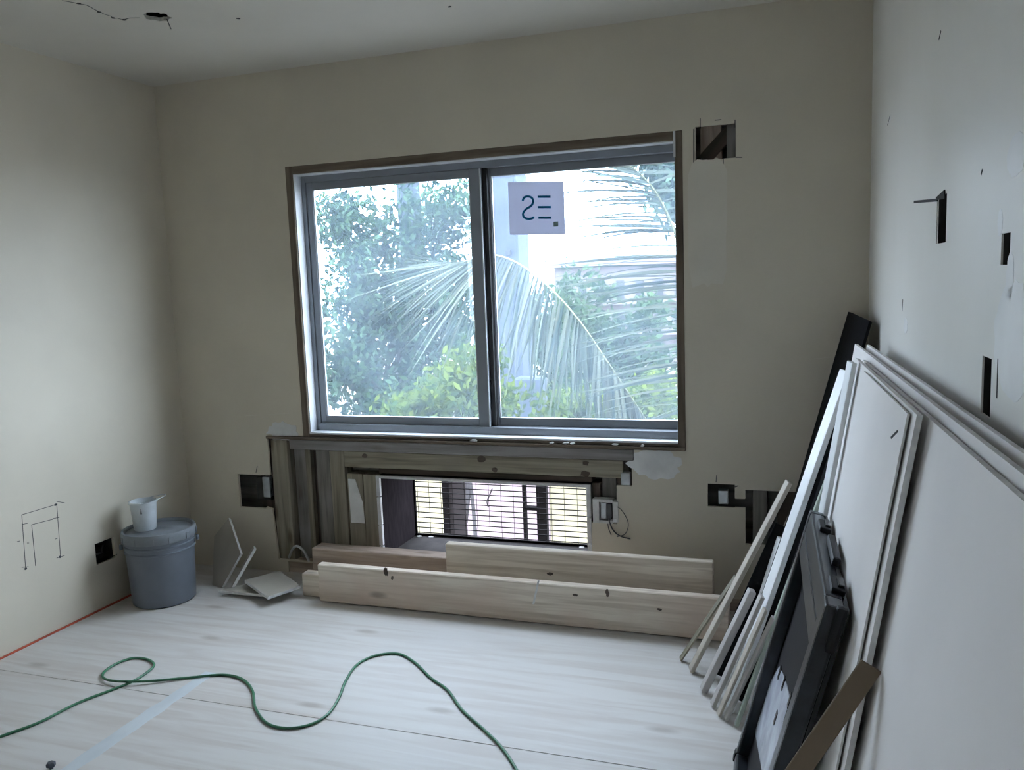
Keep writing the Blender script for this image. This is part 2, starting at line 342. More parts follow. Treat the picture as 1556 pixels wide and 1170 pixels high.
def grid_wall(bm, us, vs_, filled, fmap, th):
    """a slab with openings: cells of the (us, vs) grid, real edges all round each opening"""
    nu, nv = len(us)-1, len(vs_)-1
    def F(i, j): return 0 <= i < nu and 0 <= j < nv and filled[i][j]
    cache = {}
    def V(i, j, d):
        if (i, j, d) not in cache: cache[(i, j, d)] = bm.verts.new(fmap(us[i], vs_[j], th if d else 0.0))
        return cache[(i, j, d)]
    for i in range(nu):
        for j in range(nv):
            if not F(i, j): continue
            bm.faces.new((V(i,j,0), V(i+1,j,0), V(i+1,j+1,0), V(i,j+1,0)))
            bm.faces.new((V(i,j,1), V(i,j+1,1), V(i+1,j+1,1), V(i+1,j,1)))
            if not F(i-1, j): bm.faces.new((V(i,j,0), V(i,j+1,0), V(i,j+1,1), V(i,j,1)))
            if not F(i+1, j): bm.faces.new((V(i+1,j,0), V(i+1,j,1), V(i+1,j+1,1), V(i+1,j+1,0)))
            if not F(i, j-1): bm.faces.new((V(i,j,0), V(i,j,1), V(i+1,j,1), V(i+1,j,0)))
            if not F(i, j+1): bm.faces.new((V(i,j+1,0), V(i+1,j+1,0), V(i+1,j+1,1), V(i,j+1,1)))
def wall(name, u0, u1, v0, v1, holes, fmap, th, mat, parent=None):
    us = sorted(set([u0, u1] + [h for r in holes for h in r[:2]])); vs_ = sorted(set([v0, v1] + [h for r in holes for h in r[2:]]))
    fl = [[not any(r[0] <= (us[i]+us[i+1])/2 <= r[1] and r[2] <= (vs_[j]+vs_[j+1])/2 <= r[3] for r in holes) for j in range(len(vs_)-1)] for i in range(len(us)-1)]
    bm = bmesh.new(); grid_wall(bm, us, vs_, fl, fmap, th)
    return obj(name, bm, mat, parent)
def slab(name, corners, thick, mat, parent=None, off=(0,0,0), edgemat=None):
    """a flat piece with any outline: corners of one face, extruded along its normal"""
    P = [Vector(c) - Vector(off) for c in corners]
    n = Vector((0, 0, 0))
    for i in range(len(P)): n += P[i].cross(P[(i+1) % len(P)])
    n.normalize(); c = sum(P, Vector())/len(P)
    P = [p - n*(p - c).dot(n) for p in P]
    bm = bmesh.new(); a = [bm.verts.new(p) for p in P]; b = [bm.verts.new(p - n*thick) for p in P]
    bm.faces.new(a); bm.faces.new(b[::-1])
    for i in range(len(P)):
        f = bm.faces.new((a[i], b[i], b[(i+1) % len(P)], a[(i+1) % len(P)])); f.material_index = 1 if edgemat else 0
    return obj(name, bm, [mat, edgemat] if edgemat else mat, parent)
def marks(name, segs, fmap, wid, mat, parent, lift=0.0008):
    """thin pencil or scratch lines lying on a wall: segs in wall coordinates"""
    bm = bmesh.new()
    for (a, b) in segs:
        a = Vector(a); b = Vector(b); d = (b-a).normalized(); n = Vector((-d.y, d.x))*wid/2
        q = [bm.verts.new(fmap(p.x, p.y, l)) for l in (-lift, 0.002) for p in (a+n, b+n, b-n, a-n)]
        for f in ((0,1,2,3),(7,6,5,4),(0,4,5,1),(1,5,6,2),(2,6,7,3),(3,7,4,0)): bm.faces.new([q[i] for i in f])
    return obj(name, bm, mat, parent)
def patch(name, cu, cv, ru, rv, fmap, mat, parent, seed=0, lift=0.0012, n=28, jag=0.25, rect=False):
    r = random.Random(seed); bm = bmesh.new(); top = []; bot = []; 
    for k in range(n):
        a = 2*math.pi*k/n; s = 1 + jag*(r.random()-0.5)
        cu_, sv = math.cos(a), math.sin(a)
        if rect: q = 1/max(abs(cu_), abs(sv)); cu_, sv = cu_*q, sv*q
        u, v = cu + ru*cu_*s, cv + rv*sv*s
        top.append(bm.verts.new(fmap(u, v, -lift))); bot.append(bm.verts.new(fmap(u, v, 0.002)))
    bm.faces.new(top)
    for k in range(n): bm.faces.new((top[k], bot[k], bot[(k+1) % n], top[(k+1) % n]))
    return obj(name, bm, mat, parent)

fB = lambda u, v, d: (u, D + d, v)                 # back wall: u = x, v = z
fL = lambda u, v, d: (XL - d, u, v)                # left wall: u = y, v = z
fR = lambda u, v, d: (XRW(u) + d, u, v)            # right wall
fC = lambda u, v, d: (u, v, H + d)                 # ceiling: u = x, v = y
def pB(px, py): p = atY(px, py, D); return (p.x, p.z)
def pL(px, py): p = atX(px, py, XL); return (p.y, p.z)
def pR(px, py):
    d = ray(px, py); t = (XR + 0.0185*D)/(d.x + 0.0185*d.y); p = CAM + d*t; return (p.y, p.z)
def pC(px, py): p = atZ(px, py, H); return (p.x, p.y)

# ================================================================== STRUCTURE
# ---- floor
floor = tag(box('floor', (XL-.25, YB-.1, -.2), (.75, D+.14, -.019), M['sub']), 'floor of dusty pale plywood sheets', kind='structure')
g = 0.0018
for (x0, x1, y0, y1) in ((XL, -1.976, .92, 2.14), (-1.976, .40, .92, 2.14), (XL, .40, 2.14, D+.1), (XL, -.77, YB, .92), (-.77, .45, YB, .92)):
    box('plywood_sheet', (x0+g, y0+g, -.0185), (x1-g, y1-g, 0), M['floor'], floor, bev=0.0008)
bm = bmesh.new(); n = 26; L_, R_ = [], []
for k in range(n):
    y = .95 + (2.32-.95)*k/(n-1); w = .022 + .010*rng.random()*(1 if k < n-3 else .4)
    L_.append(bm.verts.new((-1.974-w, y, .0011))); R_.append(bm.verts.new((-1.974+w, y, .0011)))
for k in range(n-1): bm.faces.new((L_[k], R_[k], R_[k+1], L_[k+1]))
tag(obj('seam_filler', bm, M['filler'], floor), 'pale filler strip over a plywood seam')
# ---- ceiling with a torn round hole
HC = (-2.122, 2.508)
hole = (HC[0]-.1, HC[0]+.1, HC[1]-.1, HC[1]+.1)
us = [XL-.15, hole[0], hole[1], .6]; vs2 = [YB-.1, hole[2], hole[3], D+.14]
bm = bmesh.new(); grid_wall(bm, us, vs2, [[not (i == 1 and j == 1) for j in range(3)] for i in range(3)], fC, .013)
N_ = 32; inner = []; outer = []
for k in range(N_):
    a = 2*math.pi*k/N_; s = 1/max(abs(math.cos(a)), abs(math.sin(a)))
    outer.append((HC[0]+.1*s*math.cos(a), HC[1]+.1*s*math.sin(a)))
    r = .046*(1+.10*rng.standard_normal()); inner.append((HC[0]+r*math.cos(a), HC[1]+r*math.sin(a)))
vo = [bm.verts.new(fC(*p, 0)) for p in outer]; vi = [bm.verts.new(fC(*p, 0)) for p in inner]; vt = [bm.verts.new(fC(*p, .013)) for p in inner]
for k in range(N_):
    k2 = (k+1) % N_; bm.faces.new((vo[k], vo[k2], vi[k2], vi[k])); bm.faces.new((vi[k], vi[k2], vt[k2], vt[k]))
ceiling = tag(obj('ceiling', bm, M['ceil']), 'off-white ceiling with a torn round hole', kind='structure')
lathe('hole_box', [(.0001, .09), (.085, .09), (.085, .0135), (.15, .0135)], M['dark'], ceiling, 24, (HC[0], HC[1], H))
# cracks round the hole
def wob(pts, k=3, amp=.004):
    out = []
    for a, b in zip(pts[:-1], pts[1:]):
        a = Vector(a); b = Vector(b)
        for i in range(k): out.append(a.lerp(b, i/k) + Vector((rng.normal()*amp, rng.normal()*amp)))
    out.append(Vector(pts[-1])); return list(zip(out[:-1], out[1:]))
cp = [pC(*q) for q in ((96, 0), (132, 8), (150, 18), (172, 27), (190, 29), (212, 27))]
marks('crack', wob(cp), fC, .0035, M['wire'], ceiling)
for q in ((120, 5), (150, 18), (172, 27), (189, 30), (362, 28), (683, 10)):
    patch('chipped_spot', *pC(*q), .007, .007, fC, M['dark'], ceiling, seed=q[0], n=9, jag=.6)
a = Vector(pC(252, 32)); marks('crack', [(pC(254, 30), pC(260, 44))], fC, .003, M['wire'], ceiling)
# ---- left wall
wl = tag(wall('wall_left', YB-.1, D+.14, -.02, H+.02, [(2.699, 2.805, .2, .294), (-.95, -.40, .95, 1.90)], fL, .013, M['paint']), 'off-white painted left wall with pencil marks and an open outlet hole', kind='structure')
bm = bmesh.new(); grid_wall(bm, [2.69, 2.815], [.19, .305], [[True]], lambda u, v, d: (XL-.07-d, u, v), .003)
for (a, b) in (((2.69, .19), (2.694, .305)), ((2.811, .19), (2.815, .305)), ((2.69, .19), (2.815, .194)), ((2.69, .301), (2.815, .305))):
    add_box(bm, (XL-.071, a[0], a[1]), (XL-.0135, b[0], b[1]))
obj('outlet_box', bm, M['dark'], wl)
wb_ = tube('cable', [(XL-.068, 2.72, .25), (XL-.05, 2.74, .23), (XL-.03, 2.76, .235), (XL-.045, 2.785, .26), (XL-.068, 2.79, .25)], .005, M['wire'], wl)
S = [((34, 782), (87, 766)), ((33, 782), (39, 866)), ((86, 765), (92, 848)), ((49, 797), (80, 789)), ((48, 797), (54, 860)),
     ((86, 762), (98, 764)), ((33, 797), (42, 795)), ((80, 788), (90, 786)), ((86, 848), (98, 844)), ((26, 823), (30, 822)), ((41, 825), (44, 825)), ((84, 819), (87, 818)), ((33, 862), (43, 861)), ((166, 848), (178, 842))]
marks('pencil_mark', [(pL(*a), pL(*b)) for a, b in S], fL, .0022, M['pencil'], wl)
for q in ((39, 864), (84, 767), (91, 846)): patch('pencil_mark', *pL(*q), .006, .005, fL, M['pencil'], wl, seed=q[0], n=8)
# window added out of view to brighten the right wall and drywall sheets
w2 = empty('added_fill_window', (XL, -.55, .95), 'plain grey window added out of view in the left wall as fill light', kind='structure')
for c0, c1 in (((XL-.06, -.95, .95), (XL, -.91, 1.90)), ((XL-.06, -.44, .95), (XL, -.40, 1.90)), ((XL-.06, -.91, 1.86), (XL, -.44, 1.90)), ((XL-.06, -.91, .95), (XL, -.44, .99)), ((XL-.05, -.69, .99), (XL-.01, -.66, 1.86))):
    wbox('window_frame', c0, c1, M['alu'], w2, .002)  # frame of the added fill window
for y0, y1 in ((-.91, -.69), (-.66, -.44)): wbox('pane', (XL-.034, y0, .99), (XL-.030, y1, 1.86), M['glass'], w2)
# ---- right wall
slots = [((1424, 300), (1437, 368), 'a'), ((1522, 355), (1534, 402), 'b'), ((1493, 540), (1504, 636), 'c')]
holesR = []
for (a, b, _) in slots:
    y1_, z1_ = pR(*a); y0_, z0_ = pR(*b); holesR.append((min(y0_, y1_), max(y0_, y1_), min(z0_, z1_), max(z0_, z1_)))
wr = tag(wall('wall_right', YB-.1, D+.14, -.02, H+.02, holesR, fR, .003, M['paint_r']), 'skim coated right wall with narrow dark slots cut through', kind='structure')
for hr in holesR:
    bm = bmesh.new(); y0_, y1_, z0_, z1_ = hr[0]-.02, hr[1]+.02, hr[2]-.02, hr[3]+.02; xa = XRW(y0_)+.0036
    add_box(bm, (xa+.06, y0_, z0_), (xa+.063, y1_, z1_))
    for c0, c1 in (((xa, y0_, z0_), (xa+.06, y0_+.003, z1_)), ((xa, y1_-.003, z0_), (xa+.06, y1_, z1_)), ((xa, y0_, z0_), (xa+.06, y1_, z0_+.003)), ((xa, y0_, z1_-.003), (xa+.06, y1_, z1_))): add_box(bm, c0, c1)
    obj('slot_cavity', bm, M['dark'], wr)
# torn upper lip of the first slot, plaster round the others
slab('torn_edge', [fR(*pR(1424, 300), -.0006), fR(*pR(1437, 288), -.0006), fR(*pR(1437, 302), -.0006), fR(*pR(1424, 304), -.0006)], .002, M['dark'], wr)
marks('saw_cut', [(pR(1389, 307), pR(1424, 304))], fR, .006, M['pencil'], wr)
marks('pencil_mark', [(pR(1430, 47), pR(1427, 60)), (pR(1372, 455), pR(1371, 472)), (pR(1517, 545), pR(1515, 605)), (pR(1353, 175), pR(1349, 190)), (pR(1493, 258), pR(1491, 265))], fR, .004, M['pencil'], wr)
for (q, ru, rv, sd) in (((1540, 520), .11, .085, 1), ((1535, 420), .02, .035, 2), ((1352, 182), .03, .012, 3), ((1376, 495), .035, .02, 4), ((1545, 235), .05, .03, 6), ((1520, 338), .015, .02, 8)):
    patch('plaster_patch', *pR(*q), ru, rv, fR, M['skim'], wr, seed=sd, jag=.14, lift=.0004, n=40)
# ---- wall behind the camera
wf = tag(box('wall_front', (XL-.1, YB-.1, -.02), (.6, YB, H+.02), M['paint']), 'plain painted wall opposite the window', kind='structure')
# ---- back wall: drywall with openings, sheathing behind, framing between
SX0, SX1, SZ0, SZ1 = -1.79, -.806, .105, .497       # sleeve opening
holesB = [(WX0, WX1, WZ0, WZ1), (-2.368, -.625, .50, .6634), (-2.368, -.80, .062, .50), (-.80, -.69, .335, .50),
          (-2.55, -2.368, .31, .474), (-.357, -.209, 1.780, 1.905), (-.322, -.217, .430, .524), (-.178, .02, .284, .505), (-.217, -.178, .432, .468), (-2.30, .30, -.03, .055)]
wbk = tag(wall('wall_back', XL-.12, .5, -.03, H+.02, holesB, fB, .013, M['paint']), 'off-white window wall with the drywall cut open below the window', kind='structure')
wall('sheathing', XL-.25, .55, -.05, H+.12, [(WX0+.01, WX1, WZ0+.01, WZ1-.01), (SX0, SX1, SZ0, SZ1)], lambda u, v, d: (u, D+.103+d, v), .037, M['studgrey'], wbk)
for c0, c1 in (((XL-.25, D+.014, -.05), (XL-.13, D+.103, H+.12)), ((.46, D+.014, -.05), (.55, D+.103, H+.12)), ((XL-.13, D+.014, H+.03), (.46, D+.103, H+.12))):
    box('end_post', c0, c1, M['studdark'], wbk)
YF = D + .016
# framing seen in the opening
A = [('stud', -2.362, -2.272, .055, .645, 0.000, .09, 'stud'), ('stud', -2.266, -2.196, .055, .645, .045, .085, 'studgrey'), ('stud', -2.190, -2.130, .055, .645, .060, .085, 'studdark'),
     ('stud', -2.196, -2.168, .055, .645, .030, .07, 'stud'), ('stud', -2.126, -2.052, .055, .60, .012, .085, 'studgrey'), ('stud', -2.048, -1.972, .055, .60, .004, .085, 'stud'), ('stud', -1.962, -1.880, .055, .495, .004, .085, 'stud'), ('stud', -1.876, -1.802, .055, .495, 0.0, .085, 'stud')]
for nm, x0, x1, z0, z1, y0, y1, mt in A: vplank(nm, x0, x1, z0, z1, YF+y0, YF+y1, M[mt], wbk)
slab('plaster_smear', [(-1.955, YF+.003, .47), (-1.918, YF+.003, .47), (-1.886, YF+.003, .36), (-1.882, YF+.003, .262), (-1.952, YF+.003, .262)], .002, M['plaster'], wbk)
vplank('header', -1.968, -.664, .527, .602, YF-.002, YF+.085, M['stud'], wbk, 'x')
vplank('header', -1.80, -.80, .500, .524, YF+.012, YF+.085, M['studdark'], wbk, 'x')
vplank('sill_plate', -2.245, -.615, .606, .655, D-.006, D+.10, M['weather'], wbk, 'x', .004)
vplank('sill_plate', -2.365, -.405, .655, .668, D-.016, D+.10, M['buck'], wbk, 'x', .002)
vplank('stud', -.800, -.765, .06, .50, YF+.010, YF+.085, M['studdark'], wbk)
vplank('stud', -.762, -.700, .06, .53, YF+.035, YF+.085, M['studgrey'], wbk)
vplank('stud', -.695, -.640, .06, .60, YF+.020, YF+.085, M['studdark'], wbk)
vplank('bottom_plate', -2.40, .30, -.015, .054, YF-.006, YF+.085, M['pine2'], wbk, 'x')
vplank('stud', -.150, -.095, .055, 1.2, YF+.002, YF+.085, M['studgrey'], wbk)
vplank('stud', -.06, .02, .055, 1.2, YF+.05, YF+.085, M['studdark'], wbk)
vplank('stud', -2.455, -2.380, .055, .60, YF+.03, YF+.085, M['studdark'], wbk)
vplank('stud', -.345, -.265, 1.0, 2.0, YF+.045, YF+.085, M['pine2'], wbk); vplank('stud', -.245, -.200, 1.0, 2.0, YF+.02, YF+.085, M['studgrey'], wbk)
plank('brace', (-.36, YF+.06, 1.76), (-.22, YF+.05, 1.90), (0, 1, 0), .03, .05, M['studdark'], wbk)
# knots and nail holes on the header
for (x, z, s) in ((-1.288, .588, .013), (-1.228, .540, .010), (-.82, .586, .010), (-.825, .541, .014), (-1.86, .585, .010)):
    patch('knot', x, z, s*1.4, s, lambda u, v, d: (u, YF-.002+d, v), M['studdark'], wbk, seed=int(z*999), n=12, jag=.5, lift=.0008)
# outlet cutouts' boxes
wbox('junction_box', (-2.465, YF+.006, .345), (-2.385, YF+.04, .455), M['dark'], wbk, .004)
wbox('junction_box', (-2.425, YF+.0, .36), (-2.385, YF+.03, .46), M['galv'], wbk, .004)
wbox('junction_box', (-.283, YF+.01, .434), (-.245, YF+.05, .490), M['galv'], wbk, .004)
wbox('junction_box', (-.672, YF-.010, .497), (-.634, YF+.02, .552), M['galv'], wbk, .004)
# compound smears, patched paint, saw overcuts
patch('plaster_patch', -2.275, .69, .085, .045, fB, M['plaster'], wbk, seed=31, jag=.35)
patch('plaster_patch', -.53, .595, .105, .06, fB, M['plaster'], wbk, seed=33, jag=.35)
patch('plaster_patch', -.315, 1.54, .072, .235, fB, M['faded'], wbk, seed=35, jag=.10, rect=True)
S = [((1064, 180), (1064, 196)), ((1054, 196), (1054, 252)), ((1066, 240), (1066, 256)), ((1099, 238), (1099, 252)), ((1118, 239), (1128, 239)), ((1117, 182), (1117, 194)), ((1086, 183), (1096, 182)), ((1088, 733), (1089, 722)), ((1117, 740), (1122, 738)), ((389, 718), (391, 708))]
marks('saw_cut', [(pB(*a), pB(*b)) for a, b in S], fB, .0035, M['wire'], wbk)
marks('pencil_mark', [(pB(1230, 546), pB(1262, 543)), (pB(372, 632), pB(440, 628)), (pB(152, 655), pB(170, 653))], fB, .002, M['faded'], wbk)
tube('cable', catmull([(-2.29, D-.004, .075), (-2.26, D-.02, .12), (-2.225, D-.03, .145), (-2.19, D-.03, .125), (-2.17, D-.02, .07)], 6), .006, M['galv'], wbk)
# cut drywall tongue beside the left stud
slab('drywall_flap', [(-2.372, D-.001, .062), (-2.352, D-.001, .062), (-2.362, D-.001, .22), (-2.368, D-.001, .31), (-2.40, D-.001, .318), (-2.40, D-.001, .062)], .012, M['paint'], wbk)
# ---- trim along the left wall
tag(box('trim_1', (XL+.0004, YB, .0003), (XL+.009, 3.0, .007), M['red'], bev=.002), 'thin red sealant line where left wall meets floor', kind='structure')

# ================================================================== WINDOW
win = empty('window_1', (-1.286, D, WZ0), 'grey aluminium sliding window with two dusty panes', kind='structure')
BI = (-2.131, -.436, .686, 1.862)      # inside of the rough wooden lining
for (x0, x1, z0, z1, al) in ((WX0, BI[0], WZ0, WZ1, 'z'), (BI[1], WX1, WZ0, WZ1, 'z'), (BI[0], BI[1], BI[3], WZ1, 'x'), (BI[0], BI[1], WZ0+.006, BI[2], 'x')):
    yy = D - .004 if al == 'z' else D - .002
    o = vplank('rough_jamb', x0, x1, z0, z1, yy, D+.06 if x0 == BI[1] else D+.102, M['buck'], win, al)
# pale liners on the inner faces
wbox('jamb_liner', (BI[0], D+.004, BI[2]), (BI[0]+.004, D+.062, BI[3]), M['aluwhite'], win)
wbox('jamb_liner', (BI[0]+.004, D+.004, BI[3]-.004), (BI[1], D+.062, BI[3]), M['aluwhite'], win)
wbox('jamb_liner', (BI[0]+.004, D-.008, BI[2]-.004), (BI[1], D+.062, BI[2]+.004), M['aluwhite'], win)
wbox('jamb_strip', (BI[1]-.004, D-.006, 1.80), (BI[1]+.004, D-.001, 1.897), M['aluwhite'], win)
UY0, UY1 = D+.060, D+.125
wbox('window_frame', (-2.131, UY0, .690), (-2.108, UY1, 1.862), M['alu'], win, .002)
wbox('window_frame', (-.436, UY0, .690), (-.405, UY1, 1.862), M['alu'], win, .002)
wbox('window_frame', (-2.108, UY0, 1.830), (-.436, UY1, 1.862), M['alu'], win, .002)
wbox('window_frame', (-2.108, UY0-.012, .686), (-.436, UY1, .722), M['alu'], win, .002)
def sash(name, x0, x1, z0, z1, y0, y1, sl, sr, st, sb):
    s = empty(name, (0, 0, 0)); s.parent = win; s.location = Vector(((x0+x1)/2, (y0+y1)/2, z0)) - win.location
    base = Vector(((x0+x1)/2, (y0+y1)/2, z0))
    def bx(nm, c0, c1, m, bev=0): return box(nm, c0, c1, m, s, bev, off=base)
    bx('stile', (x0, y0, z0), (x0+sl, y1, z1), M['alu'], .0025); bx('stile', (x1-sr, y0, z0), (x1, y1, z1), M['alu'], .0025)
    bx('rail', (x0+sl, y0, z1-st), (x1-sr, y1, z1), M['alu'], .0025); bx('rail', (x0+sl, y0, z0), (x1-sr, y1, z0+sb), M['alu'], .0025)
    ym = (y0+y1)/2
    bx('pane', (x0+sl-.004, ym-.002, z0+sb-.004), (x1-sr+.004, ym+.002, z1-st+.004), M['glass'])
    for c0, c1 in (((x0+sl, y0+.004, z0+sb), (x0+sl+.005, y0+.012, z1-st)), ((x1-sr-.004, y0+.004, z0+sb), (x1-sr, y0+.012, z1-st))): bx('glazing_bead', c0, c1, M['aluwhite'])
    return s
sash('left_sash', -2.106, -1.258, .722, 1.830, D+.066, D+.090, .030, .052, .036, .036)
sash('right_sash', -1.275, -.438, .722, 1.830, D+.098, D+.122, .050, .004, .034, .036)
wbox('meeting_shade_strip', (-1.256, D+.080, .722), (-1.236, D+.098, 1.830), M['gap_shade'], win)  # black strip put in for the shade beside the left sash stile
wbox('meeting_bead', (-1.262, D+.060, .722), (-1.257, D+.066, 1.830), M['aluwhite'], win)
# chips of old sealant on the ledge
for k, (px, py) in enumerate(((838, 671), (860, 671), (870, 672), (935, 672), (976, 673), (720, 668))):
    p = atY(px, py, D-.012); patch('sealant_chip', p.x, .674, .008+.006*(k % 2), .004, lambda u, v, d: (u, D-.012+d*4, v), M['plaster'], win, seed=k, n=9, jag=.7, lift=.002).location = -win.location

# ---- paper sheet on the right pane
gy = D + .1065
sa = atY(772, 279, gy); sb_ = atY(859, 354, gy); SW, SH = sb_.x - sa.x, sa.z - sb_.z
stk = empty('window_sticker', (sa.x, gy, sb_.z), 'grey paper sheet with mirrored blue lettering stuck on right window pane', 'sticker')
bm = bmesh.new(); nx = 8; sl_ = -.055
cols = [[bm.verts.new((SW*i/nx, -.0006 + .0008*math.sin(i*1.3), SH*j + .006 + sl_*(SW*i/nx))) for j in (0, 1)] for i in range(nx+1)]
for i in range(nx): bm.faces.new((cols[i][0], cols[i+1][0], cols[i+1][1], cols[i][1]))
ps = obj('paper', bm, M['paper'], stk); md = ps.modifiers.new('t', 'SOLIDIFY'); md.thickness = .0006; md.offset = 0
def suv(u, v): return Vector((SW*u, -.0024, SH*(1-v) + .006 + sl_*SW*u))
for v in (.285, .48, .68):
    bm = bmesh.new(); q = [suv(.53, v-.022), suv(.76, v-.022), suv(.76, v+.022), suv(.53, v+.022)]
    add = [bm.verts.new(p) for p in q] + [bm.verts.new(p + Vector((0, .0006, 0))) for p in q]
    for f in ((0,1,2,3),(7,6,5,4),(0,4,5,1),(1,5,6,2),(2,6,7,3),(3,7,4,0)): bm.faces.new([add[i] for i in f])
    obj('letter_bar', bm, M['blueink'], stk)
sp = catmull([(.255, .36), (.29, .295), (.36, .275), (.43, .31), (.445, .39), (.40, .46), (.31, .52), (.255, .60), (.275, .67), (.345, .70), (.42, .69), (.45, .665)], 6)
sp = [Vector((p[0], p[1])) for p in [(v.x, v.y) for v in [Vector((a.x, a.y)) for a in [Vector((*q[:2],)) if False else q for q in sp]]]] if False else sp
bm = bmesh.new(); prev = None
for i in range(len(sp)):
    d = (sp[min(i+1, len(sp)-1)] - sp[max(i-1, 0)]); d = Vector((d[0]*SW, d[1]*SH)).normalized(); nn = Vector((-d.y, d.x))*.0048
    c = suv(sp[i][0], sp[i][1])
    e = [bm.verts.new(c + Vector((s*nn.x, yo, -s*nn.y))) for s in (-1, 1) for yo in (0, .0006)]
    if prev:
        bm.faces.new((prev[0], e[0], e[2], prev[2])); bm.faces.new((prev[1], prev[3], e[3], e[1]))
        bm.faces.new((prev[0], prev[1], e[1], e[0])); bm.faces.new((prev[2], e[2], e[3], prev[3]))
    prev = e
obj('letter_curve', bm, M['blueink'], stk)
c = suv(.84, .80); box('printed_square', (c.x-.010, c.y, c.z-.010), (c.x+.010, c.y+.0006, c.z+.010), M['greenink'], stk)

# ================================================================== THROUGH-WALL SLEEVE AND GRILLE
SY1 = 3.665
slv = empty('wall_sleeve', ((SX0+SX1)/2, D, SZ0), 'open dark metal air conditioner sleeve through wall below window', 'wall sleeve')
T_ = .004
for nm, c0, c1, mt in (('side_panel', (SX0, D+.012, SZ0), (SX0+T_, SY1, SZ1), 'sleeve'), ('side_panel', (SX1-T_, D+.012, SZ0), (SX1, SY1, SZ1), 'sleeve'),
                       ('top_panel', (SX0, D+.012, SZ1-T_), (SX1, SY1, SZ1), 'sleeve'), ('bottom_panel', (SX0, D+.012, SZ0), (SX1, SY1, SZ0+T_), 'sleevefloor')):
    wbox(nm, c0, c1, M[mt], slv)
# pale front flange with screw gaps
def flange(z0, z1, x0, x1): wbox('front_flange', (x0, D-.004, z0), (x1, D+.012, z1), M['steelwhite'], slv, .001)
for z0, z1 in ((SZ0, .165), (.170, .262), (.267, .395), (.400, SZ1)): flange(z0, z1, SX0-.010, SX0+.008)
for z0, z1 in ((SZ0, .24), (.245, .355), (.36, SZ1)): flange(z0, z1, SX1-.012, SX1+.006)
flange(SZ1-.012, SZ1, SX0+.008, SX1-.012)
# small round drain holes, their brightness painted as pale discs on the sleeve floor
for (px, py) in ((637, 815), (656, 815), (886, 829)):
    p = atZ(px, py, SZ0+T_+.001); lathe('bright_hole_disc', [(.0001, .003), (.012, .003), (.013, 0)], M['boxwhite'], slv, 14, (p.x - slv.location.x, min(p.y, 3.64) - slv.location.y, SZ0+T_ - slv.location.z))
grl = empty('vent_grille', ((SX0+SX1)/2, SY1, SZ0), 'dark wire louvre grille closing outer end of wall sleeve', 'grille')
nb = 15
for k in range(nb):
    z = SZ0 + .02 + k*(SZ1-SZ0-.03)/(nb-1)
    o = wbox('grille_bar', (SX0+.004, SY1-.010, z-.0016), (SX1-.004, SY1-.004, z+.0016), M['darkmetal'], grl)
for k in range(16):
    x = SX0 + .02 + k*(SX1-SX0-.04)/15; wbox('grille_wire', (x-.0008, SY1-.0035, SZ0+.01), (x+.0008, SY1-.0015, SZ1-.01), M['darkmetal'], grl)
for c0, c1 in (((SX0+.004, SY1-.012, SZ0+.004), (SX0+.010, SY1, SZ1-.004)), ((SX1-.010, SY1-.012, SZ0+.004), (SX1-.004, SY1, SZ1-.004)), ((SX0+.01, SY1-.012, SZ0+.004), (SX1-.01, SY1, SZ0+.014)), ((SX0+.01, SY1-.012, SZ1-.010), (SX1-.01, SY1, SZ1-.004))):
    wbox('grille_rim', c0, c1, M['darkmetal'], grl)
# snagged leaf stem on the grille
tag(tube('dead_stem', catmull([atY(748, 742, SY1-.013), atY(744, 752, SY1-.014), atY(740, 762, SY1-.013), atY(742, 770, SY1-.013)], 4), .003, M['wire'], None), 'thin dark dead stem caught on the vent grille', 'stem')

# ---- outlet box hanging on its wires
ob = empty('outlet_box', (-.735, D, .338), 'pale plastic outlet box with open dark centre beside wall sleeve', 'outlet box')
bm = bmesh.new()
for c0, c1 in (((-.79, D-.012, .338), (-.764, D+.03, .440)), ((-.706, D-.010, .345), (-.684, D+.03, .432)), ((-.764, D-.010, .338), (-.706, D+.03, .350)), ((-.764, D-.010, .428), (-.706, D+.03, .440)), ((-.764, D+.02, .350), (-.706, D+.03, .428))):
    add_box(bm, tuple(Vector(c0)-ob.location), tuple(Vector(c1)-ob.location))
obj('housing', bm, M['boxwhite'], ob)
wbox('receptacle', (-.758, D-.002, .356), (-.735, D+.018, .424), M['galv'], ob, .003)
wbox('receptacle', (-.735, D+.002, .352), (-.712, D+.018, .420), M['wire'], ob, .003)
wbox('screw_tab', (-.704, D-.016, .347), (-.690, D-.010, .361), M['whiteboard'], ob, .002)
tube('lead', catmull([(-.725, D-.006, .36), (-.71, D-.02, .325), (-.69, D-.02, .30), (-.665, D-.012, .285), (-.635, D-.006, .278)], 6), .003, M['wire'], ob)
tube('lead', catmull([(-.70, D-.006, .42), (-.665, D-.012, .395), (-.642, D-.010, .345), (-.655, D-.012, .30), (-.69, D-.014, .285)], 6), .0018, M['wire'], ob)
tube('lead', catmull([(-.73, D-.004, .355), (-.725, D-.012, .32), (-.715, D-.01, .29)], 6), .0018, M['wire'], ob)

